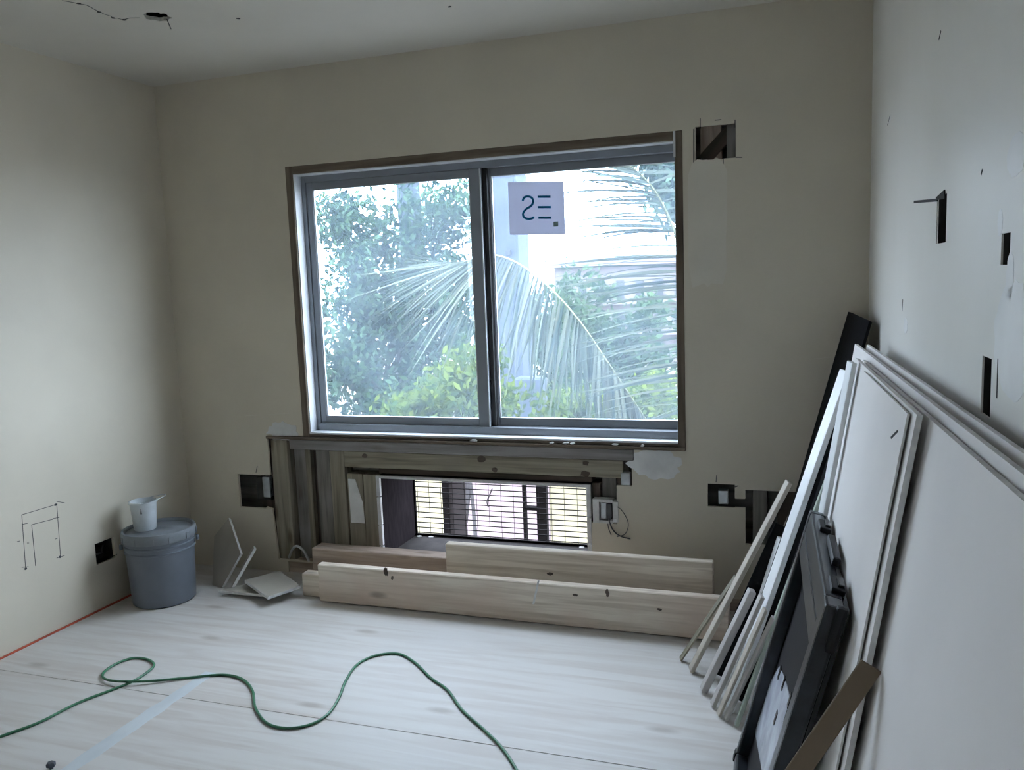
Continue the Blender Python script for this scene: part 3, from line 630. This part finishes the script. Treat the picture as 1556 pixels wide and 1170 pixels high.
# ================================================================== LUMBER UNDER THE WINDOW
def board(name, x0, x1, y0, y1, z0, z1, mat, label, cat='board', group=None, yaw=0.0, tilt=0.0, bev=.004):
    F = Vector((x0, (y0+y1)/2, (z0+z1)/2)); T = F + Vector(((x1-x0)*math.cos(yaw), (x1-x0)*math.sin(yaw), (x1-x0)*tilt))
    o = plank(name, F, T, (0, 0, 1), z1-z0, y1-y0, mat, None, bev); return tag(o, label, cat, group)
pb1 = board('pine_board', -1.945, -.22, 3.0, 3.04, 0.005, .170, M['pine'], 'longest pale pine board standing on edge in front of the wall sleeve', tilt=.0)
pb2 = board('pine_board', -1.385, -.285, 3.105, 3.143, .001, .268, M['pine'], 'wide pine board behind the longest pine board, right under the grille')
board('pine_beam', -2.066, -.95, 3.150, 3.235, .001, .186, M['pine2'], 'reddish brown timber beam behind both pine boards, against the wall', 'beam')
board('pine_board', -2.058, -1.0, 3.046, 3.100, .001, .104, M['pine'], 'short pine offcut end sticking out left behind the longest pine board')

def knot(brd, px, py, yf, ru, rv, mat='studdark', nm='knot'):
    p = atY(px, py, yf); o = patch(nm, p.x, p.z, ru, rv, lambda u, v, d: (u, yf + d, v), M[mat], brd, seed=px, n=14, jag=.5, lift=.0008)
    o.matrix_parent_inverse = brd.matrix_basis.inverted()
for q in ((586, 869, .010, .018), (874, 904, .012, .006), (923, 901, .007, .014), (1002, 926, .010, .005), (596, 878, .006, .010)): knot(pb1, q[0], q[1], 3.0, q[2], q[3])
knot(pb2, 836, 872, 3.105, .014, .006)
o = slab('pale_scratch', [tuple(atY(*q, 2.9995)) for q in ((817, 882), (820, 882), (812, 918), (809, 918))], .001, M['gyp'], pb1); o.matrix_parent_inverse = pb1.matrix_basis.inverted()

# ================================================================== BUCKET AND TUB
BC = Vector((-2.660, 2.874, 0))
bk = empty('bucket', BC, 'grey plastic five gallon bucket with lid standing in corner', 'bucket')
lathe('body', [(.0001, .001), (.126, .001), (.132, .006), (.1335, .03), (.142, .22), (.1425, .235), (.148, .237), (.148, .243), (.1435, .246), (.144, .262), (.149, .264), (.149, .270), (.1445, .273), (.145, .30), (.140, .30), (.12, .01)], M['bucket'], bk, 48)
ld = lathe('lid', [(.153, .288), (.1555, .292), (.1555, .322), (.151, .331), (.143, .331), (.139, .324), (.137, .318), (.09, .318), (.086, .321), (.03, .321), (.026, .318), (.0001, .318)], M['lid'], bk, 48)
for k in range(12):
    a = 2*math.pi*k/12; c, s = math.cos(a), math.sin(a)
    bm = bmesh.new(); add_box(bm, (.1515, -.011, .291), (.158, .011, .318)); bmesh.ops.rotate(bm, verts=bm.verts, cent=(0, 0, 0), matrix=Matrix.Rotation(a, 3, 'Z')); obj('lid_tab', bm, M['lid'], ld)
hb = catmull([Vector((.150*math.cos(a), .150*math.sin(a), .262 - .055*math.sin((a - math.radians(40))/math.radians(180)*math.pi)**1)) + Vector((.012*math.cos(a), .012*math.sin(a), 0)) for a in [math.radians(40 + 18*k) for k in range(11)]], 4)
tube('handle', [v + BC for v in hb], .0028, M['galv'], bk)
for a in (40, 220):
    a = math.radians(a); p = BC + Vector((.150*math.cos(a), .150*math.sin(a), .262)); tube('handle_ear', [p, p + Vector((.014*math.cos(a), .014*math.sin(a), 0))], .012, M['bucket'], bk, 12)
CC = Vector((-2.716, 2.856, .3225))
tb = empty('plastic_tub', CC, 'small white plastic tub with used rim standing on bucket lid', 'tub')
lathe('body', [(.0001, .0), (.043, .0), (.046, .004), (.055, .120), (.060, .121), (.060, .129), (.054, .131), (.044, .02), (.0001, .02)], M['cup'], tb, 32)
lathe('residue', [(.0001, .052), (.047, .053)], M['cupin'], tb, 24)
hd = [CC + Vector((.060*math.cos(a), .060*math.sin(a), .125)) + Vector((.02, .03, .0)) * math.sin(math.pi*k/12) + Vector((0, 0, .016*math.sin(math.pi*k/12))) for k, a in [(k, math.radians(-60 + 180*k/12)) for k in range(13)]]
tube('handle', catmull(hd, 3), .002, M['galv'], tb)
d2 = (Vector((0, 0, 0)) - CC); d2.z = 0; d2.normalize(); p = CC + d2*.0525 + Vector((-.010, -.004, .094))
box('drip_mark', tuple(p - CC - Vector((.0035, .004, .013))), tuple(p - CC + Vector((.0035, .004, .013))), M['pencil'], tb, .001)

# ================================================================== DRYWALL SCRAPS IN THE CORNER
def scrap(corners, thick, label):
    o = slab('drywall_scrap', corners, thick, M['scrapface'], None, edgemat=M['gyp']); return tag(o, label, 'drywall scrap')
scrap([(-2.485, 3.045, .003), (-2.405, 3.09, .155), (-2.545, 3.20, .285), (-2.62, 3.19, .19), (-2.56, 3.06, .003)], .012, 'tall pointed drywall scrap leaning on wall beside grey bucket')
scrap([(-2.405, 3.00, .017), (-2.345, 3.110, .178), (-2.395, 3.175, .165), (-2.44, 3.055, .017)], .012, 'low dark drywall scrap leaning behind the flat scraps')
b_ = [atZ(338, 906, .014), atZ(392, 884, .014), atZ(452, 905, .014), atZ(408, 913, .014)]
scrap([(-2.435, 2.958, .014), (-2.34, 3.075, .014), (-2.15, 3.045, .014), (-2.19, 2.965, .014)], .012, 'flat drywall scrap lying on floor under another scrap')
z = .040
q = [atZ(372, 886, .046), atZ(424, 871, .050), atZ(457, 894, .036), atZ(407, 911, .034)]
scrap([tuple(v) for v in q], .013, 'square drywall scrap lying tilted on top of a flat scrap')

# ================================================================== CORD AND BOLT ON THE FLOOR
cpx = [(-120, 1165), (-50, 1140), (0, 1119), (60, 1097), (120, 1067), (195, 1038), (225, 1020), (234, 1009), (222, 1001), (200, 1000), (175, 1009), (157, 1022), (160, 1033), (185, 1039), (230, 1036), (290, 1029), (340, 1025), (369, 1032), (384, 1050), (388, 1075), (405, 1098), (435, 1106), (470, 1101), (498, 1085), (515, 1060), (525, 1035), (542, 1010), (570, 996), (605, 993), (630, 1006), (655, 1030), (680, 1048), (702, 1078), (735, 1108), (762, 1135), (785, 1170), (800, 1205), (820, 1270)]
pts = []
for i, (px, py) in enumerate(cpx):
    p = atZ(px, py, .0055); p.z = .0047 + (.0095 if i in (13, ) else 0) + (.004 if i in (12, 14) else 0); pts.append(p)
tag(tube('extension_cord', catmull(pts, 8), .0046, M['cord'], None, 8), 'thin green cord winding across the plywood floor', 'cord')
p = atZ(78, 1168, 0)
bo = empty('bolt', (p.x, p.y, 0), 'small dark bolt head lying on plywood floor', 'bolt')
lathe('head', [(.0001, .02), (.010, .02), (.013, .016), (.013, .008), (.0001, .008)], M['knobsteel'], bo, 6); lathe('shank', [(.0001, .008), (.006, .008), (.006, 0.0005), (.0001, 0.0005)], M['knobsteel'], bo, 12)

# ================================================================== DRYWALL SHEETS LEANING ON THE RIGHT WALL
ZT, LEAN, SLOPE = 1.115, .161, -.034
def sheet(k, xt14, y0, y1, zt, label, tt=.0095):
    """xt14 = x of the front top edge at y = 1.4; sheets lean by LEAN and run along SLOPE"""
    C = []
    for (y, z) in ((y0, .001), (y1, .001), (y1, zt), (y0, zt)):
        C.append((xt14 + SLOPE*(y-1.4) - LEAN*(ZT - z), y, z))
    o = slab('drywall_sheet', [C[0], C[3], C[2], C[1]], tt, M['drywall'], None, edgemat=M['gyp'])
    return tag(o, label, 'drywall sheet')
LB = ['outermost of the full drywall sheets leaning on right wall', 'second full drywall sheet from the outermost, leaning on right wall', 'third full drywall sheet from the outermost, leaning on right wall',
      'fourth full drywall sheet from the outermost, leaning on right wall', 'innermost drywall sheet touching the slotted right wall']
for k, (xt, y1, zt) in enumerate(((.214, 2.43, 1.104), (.2275, 2.79, 1.118), (.2405, 2.77, 1.108), (.2535, 2.72, 1.121), (.2665, 2.68, 1.112))):
    sheet(k, xt, .55 - .01*k, y1, zt, LB[k])
sheet(6, .192, 1.465, 2.40, 1.112, 'shorter drywall sheet under the front one, behind black case')
f7 = sheet(7, .184, 1.50, 2.13, 1.108, 'front short drywall sheet with a small slit, behind black case', .004)
slab('slit', [(.184 + SLOPE*(y-1.4) - LEAN*(ZT-z) - .0008, y, z) for y, z in ((1.548, 1.068), (1.556, 1.070), (1.606, 1.048), (1.598, 1.046))], .002, M['dark'], f7)
def onsheet(xt14, y, z, lift=0.0): 
    return Vector((xt14 + SLOPE*(y-1.4) - LEAN*(ZT-z) - lift, y, z))

# ================================================================== BLACK FELT SHEET IN THE CORNER
C = []
for (y, z) in ((3.282, .002), (2.81, .002), (2.81, .98), (2.95, 1.05), (2.95, 1.178), (3.282, 1.195)):
    C.append((-.125 + z*.262 + .15*(3.282 - y), y, z))
o = slab('black_felt_sheet', C, .010, M['blackmat'], None); tag(o, 'black felt sheet leaning in the corner behind all the boards', 'felt sheet')

# ================================================================== LEANING BOARDS AND TRIM
def lean(name, F, T, width, thick, mat, label, cat='board', wide=(1, 0, 0), bev=.0015):
    F = Vector(F); T = Vector(T)
    # lift the foot so that its lowest corner touches the floor
    m = frame_mat(F, T-F, wide); low = min((m @ Vector((0, s*width/2, t*thick/2))).z for s in (-1, 1) for t in (-1, 1))
    F = F + Vector((0, 0, .001 - low)); o = plank(name, F, T, wide, width, thick, mat, None, bev); return tag(o, label, cat)
def pt(px, py, y): return atY(px, py, y)
def lean2(name, pf, ptop, y, width, depth, mat, label, cat='board', dy=0.0, wide=(1, .30, 0)):
    """foot pixel on the floor fixes the foot; the top is found in the plane y + dy"""
    F = atZ(pf[0], pf[1], 0.0); F = Vector((F.x, y, 0)) if y else F
    T = atY(ptop[0], ptop[1], F.y + dy); return lean(name, F, T, width, depth, mat, label, cat, wide)
lean2('tan_board', (1050, 1021), (1199, 732), None, .014, .034, M['tan'], 'tan fibreboard strip leaning outermost at left of the board pile', dy=.02)
lean2('tan_board', (1034, 1004), (1118, 876), None, .007, .024, M['stud'], 'thin brownish strip leaning just outside the tan fibreboard strip', dy=.0)
lean2('gap_shade_board', (1090, 1030), (1192, 800), None, .060, .008, M['blackmat'], 'short matt black board added as gap shade behind the grey trims', dy=.06, wide=(1, 0, 0))  # matt black boards added for the shadow gaps in the pile
lean2('gap_shade_board', (1118, 1066), (1275, 600), None, .054, .008, M['blackmat'], 'tall matt black board added as gap shade between white board and green strip', dy=.10, wide=(1, 0, 0))
lean2('grey_trim', (1069, 1052), (1143, 897), None, .022, .028, M['greytrim'], 'wide grey painted trim board leaning under the tan strip', dy=.0)
lean2('brown_strip', (1112, 985), (1212, 762), None, .010, .03, M['studdark'], 'dark brown strip leaning behind the grey trim', dy=.02)
lean2('grey_trim', (1083, 1074), (1158, 905), None, .013, .026, M['greytrim'], 'grooved grey trim leaning next to the wide grey trim', dy=.0)
lean2('grey_trim', (1092, 1088), (1163, 925), None, .009, .026, M['tan'], 'beige trim strip leaning between two grey trims', dy=.0)
lean2('grey_trim', (1103, 1094), (1176, 938), None, .010, .024, M['greytrim'], 'narrow grey trim leaning beside the tall white board', dy=.0)
lean2('white_trim', (1116, 1040), (1186, 818), None, .012, .036, M['whiteboard'], 'short white trim leaning behind the tall white board', dy=.02, wide=(1, .33, 0))
lean2('white_board', (1108, 1078), (1286, 563), None, .016, .060, M['whiteboard'], 'tall white painted board leaning beside the black gap shade board', dy=.10, wide=(1, .33, 0))
lean2('green_board', (1119, 1104), (1284, 655), None, .012, .022, M['green'], 'green drywall strip leaning between white board and black case', dy=.08, wide=(1, .1, 0))

ft, tt_ = onsheet(.184, 2.30, .001, .014), onsheet(.184, 2.30, 1.112, .010)
lean('white_strip', ft, tt_, .012, .052, M['whiteboard'], 'long white strip lying flat against the end of the drywall sheets', 'board', (1, .2, 0))

# ================================================================== BLACK PLASTIC CASE
cF = Vector((-.148, 2.258, .001)); ca = Vector((.197, 0, .73)).normalized(); cb = Vector((.032, -1, .012)).normalized(); cb = (cb - ca*cb.dot(ca)).normalized(); cn = cb.cross(ca).normalized()
if cn.x > 0: cn = -cn
Rm = Matrix(((ca.x, cb.x, cn.x), (ca.y, cb.y, cn.y), (ca.z, cb.z, cn.z))).to_4x4()
case = empty('black_case', cF, 'black glossy plastic case standing on end against the drywall sheets', 'case')
case.matrix_basis = Matrix.Translation(cF) @ Rm
LA, LBm, TK = .752, .65, .037
def cbx(nm, c0, c1, m='black', bev=.006, par=None): 
    return box(nm, c0, c1, M[m], par or case, bev)
cbx('back_shell', (.004, .004, -TK), (LA-.004, LBm-.004, -.034), 'black', .006)
cbx('front_panel', (.02, .02, -.036), (LA-.02, LBm-.02, -.026), 'blackpanel', .003)
# rim: four bars round the face, with mitred look
cbx('rim', (0, 0, -.030), (LA, .028, .006), 'rim'); cbx('rim', (0, LBm-.055, -.030), (LA, LBm, .006), 'rim'); cbx('rim', (LA-.115, .028, -.030), (LA, LBm-.055, .004), 'rim'); cbx('rim', (0, .028, -.030), (.03, LBm-.055, .006), 'rim')
cbx('rim_groove', (LA-.062, .03, .0035), (LA-.056, LBm-.02, .0055), 'blackdull', .001)
cI = case.matrix_basis.inverted()
def oncase(px, py, h):
    d = (cI.to_3x3() @ ray(px, py)); o_ = cI @ CAM; t = (h - o_.z)/d.z; return o_ + d*t
ip = [oncase(q[0], q[1], -.0235) for q in ((1171, 1014), (1184, 1012), (1192, 1030), (1198, 1055), (1207, 1075), (1214, 1095), (1212, 1130), (1200, 1180), (1160, 1185), (1148, 1085), (1152, 1060))]  # floor's reflection in the black face, drawn as a pale slab
ins = slab('painted_floor_reflection', [(min(max(v.x, .032), LA-.12), min(max(v.y, .03), LBm-.057), -.0235) for v in ip], .003, M['painted_reflection'], case)
for q in ((1184, 1022), (1190, 1038), (1199, 1064), (1206, 1083), (1178, 1090), (1193, 1092), (1196, 1110)):  # dark breaks painted into that reflection
    v = oncase(q[0], q[1], -.022)
    cbx('reflection_break', (v.x-.016, v.y-.010, -.0245), (v.x+.016, v.y+.010, -.0215), 'black', .001)
for b0 in (.10, .50):
    l = cbx('latch', (LA-.004, b0, -.036), (LA+.010, b0+.075, -.008), 'blackdull', .004); cbx('latch_hook', (LA+.008, b0+.012, -.033), (LA+.016, b0+.063, -.020), 'black', .002, l)
cbx('hinge_bar', (LA*.35, LBm-.004, -.040), (LA*.52, LBm+.016, -.018), 'blackdull', .004)
cbx('corner_block', (LA-.09, LBm-.010, -TK+.002), (LA+.006, LBm+.012, -.014), 'blackdull', .008)
cbx('foot_pad', (.0, .0, -.034), (.03, .03, .010), 'blackdull', .006)
h1 = cbx('handle', (LA+.002, .25, -.036), (LA+.022, .42, -.018), 'blackdull', .006)

# ================================================================== BROWN HARDBOARD STRIP
yb = 1.44
a = atY(1308, 1004, yb); b = atY(1340, 1019, yb); c = atY(1192, 1168, yb)
T = (a+b)/2; ax = (a - c).normalized(); F = T - ax*(T.z/ax.z)*0.985; F.y = yb - .03
brn = lean('hardboard_strip', F, T, .037, .006, M['brown'], 'brown hardboard strip leaning against the front drywall sheet beside black case', wide=(1, 0, -.6))

# ================================================================== OUTSIDE
tag(box('ground', (-60, -40, -3.2), (40, 80, -3.0), M['ground']), 'paved ground outside far below the window', kind='structure')
def tree(name, label, base, clusters, nleaf, size, mat, seed, group=None):
    r = np.random.default_rng(seed); base = Vector(base)
    t = empty(name, base, label, 'tree' if 'tree' in name else 'shrub', group)
    top = Vector(clusters[0][0])
    tw = 1.0 if 'tree' in name else .3
    tube('trunk', catmull([base, base.lerp(top, .5) + Vector((.12, 0, 0)), top], 5), [tw*(.11 - .07*i/10) for i in range(11)], M['bark'], t, 10)
    for c, rad in clusters[1:]:
        tube('branch', catmull([base.lerp(top, .55), base.lerp(top, .7).lerp(Vector(c), .5), Vector(c)], 4), [.04 - .03*i/8 for i in range(9)], M['bark'], t, 6)
    vols = np.array([rd[0]*rd[1]*rd[2] for _, rd in clusters]); cnt = (nleaf*vols/vols.sum()).astype(int)
    P = []
    for (c, rd), n in zip(clusters, cnt):
        # leaves gather in sprays so that sky shows between them
        ns = max(6, n//28); d = r.standard_normal((ns, 3)); d /= np.linalg.norm(d, axis=1)[:, None]
        sc = d*(r.random((ns, 1))**.45)*np.array(rd) + np.array(c)
        idx = r.integers(0, ns, n); P.append(sc[idx] + r.standard_normal((n, 3))*size*1.5)
    P = np.concatenate(P); n = len(P)
    ax = r.standard_normal((n, 3)); ax[:, 2] -= .5; ax /= np.linalg.norm(ax, axis=1)[:, None]
    w = np.cross(ax, r.standard_normal((n, 3))); w /= np.linalg.norm(w, axis=1)[:, None]
    s = size*(.7 + .6*r.random((n, 1)))
    V = np.stack([P - ax*s, P + w*s*.42, P + ax*s, P - w*s*.42], 1).reshape(-1, 3) - np.array(base)
    Fc = np.arange(4*n).reshape(-1, 4)
    o = pyobj('foliage', V.tolist(), Fc.tolist(), mat, t); o['kind'] = 'stuff'
    return t
def cl(px, py, y, rx, rz, ry=.6):
    p = atY(px, py, y); s = (p - CAM).length/FPX; return (tuple(p), (rx*s, ry, rz*s))
gz = -3.0
p = atY(560, 640, 9.5)
tree('leafy_tree', 'dense bluish green leafy tree outside the left pane', (p.x, 9.5, gz), [cl(560, 470, 9.5, 70, 110, .8), cl(540, 370, 9.6, 60, 60), cl(640, 350, 9.8, 65, 70), cl(690, 320, 10, 40, 45), cl(640, 480, 9.8, 80, 80), cl(520, 570, 9.4, 50, 60), cl(600, 590, 9.5, 90, 60), cl(520, 320, 9.7, 45, 30), cl(695, 440, 10, 42, 55), cl(700, 510, 10, 40, 45)], 15000, .055, M['leaf1'], 3)
p = atY(900, 640, 13)
tree('leafy_tree', 'soft green leafy tree behind the drooping palm frond', (p.x, 13, gz), [cl(900, 520, 13, 60, 60, .9), cl(880, 450, 13, 45, 32), cl(960, 540, 13, 60, 50), cl(850, 560, 18.0, 60, 70), cl(835, 500, 18.2, 60, 50), cl(1000, 480, 13.5, 40, 30), cl(930, 600, 12.8, 90, 40)], 9000, .075, M['leaf3'], 5)
p = atY(700, 640, 8)
tree('yellow_shrub', 'bright yellow green shrub low outside the left pane', (p.x, 8, gz), [cl(695, 585, 8, 45, 45, .5), cl(640, 620, 8.1, 50, 30), cl(725, 560, 8, 30, 30), cl(740, 620, 8, 60, 30)], 3500, .055, M['leaf2'], 7)
p = atY(1000, 640, 8.5)
tree('yellow_shrub', 'bright yellow green shrub low outside the right pane', (p.x, 8.5, gz), [cl(1000, 610, 8.5, 40, 35, .5), cl(950, 630, 8.5, 45, 20), cl(870, 620, 8.6, 50, 25)], 2600, .055, M['leaf2'], 9)
p = atY(1030, 300, 11)
tree('leafy_tree', 'tall bluish tree behind the upright palm frond', (p.x+.3, 11, gz), [cl(1040, 300, 11, 45, 50, .6), cl(1020, 250, 11, 35, 30)], 2500, .07, M['leaf1'], 13)

# ---- palms: trunk, fronds, every leaflet a piece of its own
def leaflet_mesh(L, w, droop, seed):
    """strip with a folded keel along local X; droops towards -Z"""
    n = 6; V = []; Fs = []
    for i in range(n+1):
        t = i/n; ww = w*(math.sin(math.pi*min(1, t*.9+.12))**.6)*(1 - .75*t); x = L*t; z = -droop*L*t*t
        V += [(x, -ww, z+ww*.35), (x, 0, z), (x, ww, z+ww*.35)]
    for i in range(n):
        b = 3*i; Fs += [(b, b+3, b+4, b+1), (b+1, b+4, b+5, b+2)]
    me = bpy.data.meshes.new('leaflet'); me.from_pydata(V, [], Fs); me.update(); me.materials.append(M['frond']); return me
LM = [leaflet_mesh(1.0, .0155, d, 0) for d in (.06, .16, .26)]
def leaflet(S, E, parent, r):
    S = Vector(S); E = Vector(E); a = E - S; L = a.length
    me = LM[r.integers(0, 3)]
    o = bpy.data.objects.new('leaflet', me); COL.objects.link(o); o.parent = parent
    side = Vector((0, 0, 1)).cross(a)
    if side.length < 1e-4: side = Vector((1, 0, 0))
    side = (side.normalized() + Vector(r.standard_normal(3))*.5)
    m = frame_mat(S, a, side); 
    if m.col[2].to_3d().z < 0: m = frame_mat(S, a, -side)
    o.matrix_basis = Matrix.Translation(-parent_world(parent)) @ m @ Matrix.Diagonal((L, 1, L, 1))
def parent_world(p):
    v = Vector(p.location)
    while p.parent: p = p.parent; v = v + p.location
    return v
def frond(palm, rach, leafspec, seed, r0_=.022):
    """rach: smooth midrib points; leafspec(t, side) gives (start point, end point)"""
    r = np.random.default_rng(seed)
    f = empty('frond', Vector(rach[0]) - palm.location); f.parent = palm
    bm = bmesh.new(); n = len(rach); tube_bm(bm, [Vector(q) - Vector(rach[0]) for q in rach], [r0_*(1-.8*i/(n-1)) for i in range(n)], 6)
    obj('midrib', bm, M['rachis'], f, smooth=True)
    for S, E in leafspec(r): leaflet(S, E, f, r)
    return f
# drooping frond: from the trunk up over a peak and down to the right
p = atY(621, 640, 11.2); pz = 6.4
pm = empty('palm_tree', (p.x, 11.2, gz), 'grey trunked palm with one frond drooping across the window', 'palm tree')
q0 = atY(619, 280, 11.2)
tube('trunk', [(p.x-.02, 11.2, gz), (p.x, 11.2, -.5), (q0.x+.02, 11.2, 1.6), (q0.x, 11.2, 3.5), (q0.x-.02, 11.2, pz)], [.21, .19, .172, .168, .16], M['palmbark'], pm, 14)
RA = [(625, 470, 11.1), (650, 440, 9.5), (690, 408, 8.2), (720, 394, 7.4), (752, 388, 6.9), (790, 402, 6.5), (835, 437, 6.2), (880, 487, 5.95), (920, 545, 5.8), (955, 597, 5.7), (990, 650, 5.6)]
rp = catmull([atY(*q) for q in RA], 8)
def specA(r):
    out = []; n = len(rp); NL = 270
    for k in range(NL):
        t = .20 + .22*k/110 if k < 110 else .42 + .58*(k-110)/(NL-110); S = rp[int(t*(n-1))]
        if t < .42: ang = 166 + (t-.20)/.22*72 ; ln = .95 + .2*(t-.20)/.22
        else: ang = 240 + (t-.42)/.58*48; ln = 1.0 - .5*(t-.42)/.58
        ang += r.normal()*2.5 + (4 if k % 2 else -3); ang = math.radians(ang); ln *= .85 + .25*r.random()
        E = S + rt*math.cos(ang)*ln + up*math.sin(ang)*ln + Vector((0, (-.25 if k % 2 else .35)*ln*(.5 + r.random()), 0))
        out.append((S, E))
    return out
frond(pm, rp, specA, 21, .014)
# upright frond of a palm standing beyond the right end of the window
p2 = atY(1150, 640, 5.6)
pm2 = empty('palm_tree', (p2.x, 5.6, gz), 'palm with an upright frond of long thin leaflets outside the right pane', 'palm tree')
tube('trunk', [(p2.x, 5.6, gz), (p2.x+.03, 5.6, -1.2), (p2.x, 5.6, .5)], [.15, .13, .12], M['palmbark'], pm2, 14)
RB = [(1140, 660, 5.6), (1080, 610, 5.5), (1060, 540, 5.4), (1050, 465, 5.3), (1040, 405, 5.2), (1022, 345, 5.15), (998, 295, 5.1), (965, 258, 5.1), (925, 236, 5.1)]
rb = catmull([atY(*q) for q in RB], 8)
def specB(r):
    out = []; n = len(rb); NL = 150
    for k in range(NL):
        t = .12 + .87*k/NL; S = rb[int(t*(n-1))]
        ang = 186 - 26*max(0, (t-.35)/.65) + r.normal()*2.5; ln = .78*(1 - .45*max(0, (t-.5)/.5))*(.8+.35*r.random())
        if k % 5 == 4: ang = 20 + r.normal()*10; ln *= .7
        ang = math.radians(ang)
        E = S + rt*math.cos(ang)*ln + up*math.sin(ang)*ln + Vector((0, r.normal()*.12, 0))
        out.append((S, E))
    return out
frond(pm2, rb, specB, 23, .016)

# ---- square concrete pole behind the drooping frond
a = atY(752, 640, 16); b = atY(806, 640, 16)
pole = empty('concrete_pole', ((a.x+b.x)/2, 16, gz), 'thick square concrete utility pole behind the drooping palm frond', 'pole')
w = (b.x-a.x)/2
bm = bmesh.new(); vs_, fs = add_box(bm, (-w, -w, 0), (w, w, 9.5))
for v in vs_:
    if v.co.z > 1: v.co.x *= .92; v.co.y *= .92
bmesh.ops.bevel(bm, geom=bm.edges[:], offset=.03, segments=1, affect='EDGES'); obj('shaft', bm, M['concrete'], pole)
for (px, py) in ((772, 384), (815, 586), (781, 588), (778, 606), (790, 480)):
    q = atY(px, py, 16-w-.02); lathe_o = box('bolt_hole', (min(max(q.x-pole.location.x, -w+.06), w-.06)-.05, -w-.02, q.z-gz-.05), (min(max(q.x-pole.location.x, -w+.06), w-.06)+.05, -w+.06, q.z-gz+.05), M['farwin'], pole, .01)
bm = bmesh.new(); c = atY(812, 600, 15.6); add_box(bm, (c.x-.31-pole.location.x, -.75, c.z-1.0-gz), (c.x+.27-pole.location.x, -w+.02, c.z+.38-gz)); bmesh.ops.bevel(bm, geom=bm.edges[:], offset=.04, segments=1, affect='EDGES'); obj('meter_cabinet', bm, M['concrete'], pole)

# ---- far pale apartment house with rows of windows
YH = 42
a = atY(845, 505, YH); b = atY(1110, 505, YH); zt = atY(900, 405, YH).z
hs = empty('apartment_house', ((a.x+b.x)/2, YH, gz), 'far pale pinkish apartment house with rows of windows', 'house')
wbox('wall', (a.x, YH, gz), (b.x, YH+8, zt), M['whitewall'], hs); wbox('roof_slab', (a.x-.4, YH-.5, zt), (b.x+.4, YH+8.4, zt+.4), M['whitewall'], hs)
ncol, nrow = 9, 4; dx = (b.x-a.x)/ncol
wm = None
for i in range(ncol):
    for j in range(nrow):
        x = a.x + dx*(i+.5); z = zt - 1.2 - j*1.55
        if wm is None:
            o = box('window', (-dx*.2, -.06, -.45), (dx*.2, .02, .45), M['farwin'], hs); wm = o.data
        else:
            o = bpy.data.objects.new('window', wm); COL.objects.link(o); o.parent = hs
        o.location = (x - hs.location.x, 0, z - gz)
# balcony slabs
for j in range(nrow): wbox('balcony_slab', (a.x+.2, YH-.7, zt-1.95-j*1.55), (b.x-.2, YH-.01, zt-1.80-j*1.55), M['whitewall'], hs)

# ---- low garden wall and railing seen through the sleeve
gw = empty('garden_wall', (-2.6, 9.6, gz), 'low pale pink and cream garden wall seen through the grille', 'wall')
xa_, xb_ = atY(705, 780, 9.6).x, atY(835, 780, 9.6).x
wbox('wall_face', (xa_, 9.6, gz), (xb_, 9.85, -.85), M['pink'], gw); wbox('wall_face', (-8.0, 9.62, gz), (xa_, 9.85, -.85), M['creamwall'], gw); wbox('wall_face', (xb_, 9.62, gz), (2.5, 9.85, -.85), M['creamwall'], gw); wbox('coping', (-8.1, 9.52, -.85), (2.6, 9.93, -.78), M['creamwall'], gw)
def rx(px, y=4.6): return atY(px, 780, y).x
rl = empty('railing', (rx(740), 4.6, gz), 'dark brown metal railing with a solid panel outside the sleeve', 'railing')
for x0, x1 in ((rx(675), rx(684)), (rx(796), rx(800)), (rx(817), rx(832))): wbox('post', (x0, 4.58, gz), (x1, 4.62, .32), M['darkmetal'], rl, .002)
wbox('panel', (rx(684), 4.595, -1.2), (rx(709), 4.605, .30), M['brownpanel'], rl)
zc = atY(810, 772, 4.6).z; wbox('cross_bar', (rx(800), 4.585, zc-.012), (rx(817), 4.615, zc+.012), M['darkmetal'], rl, .002)
bpy.context.view_layer.update()
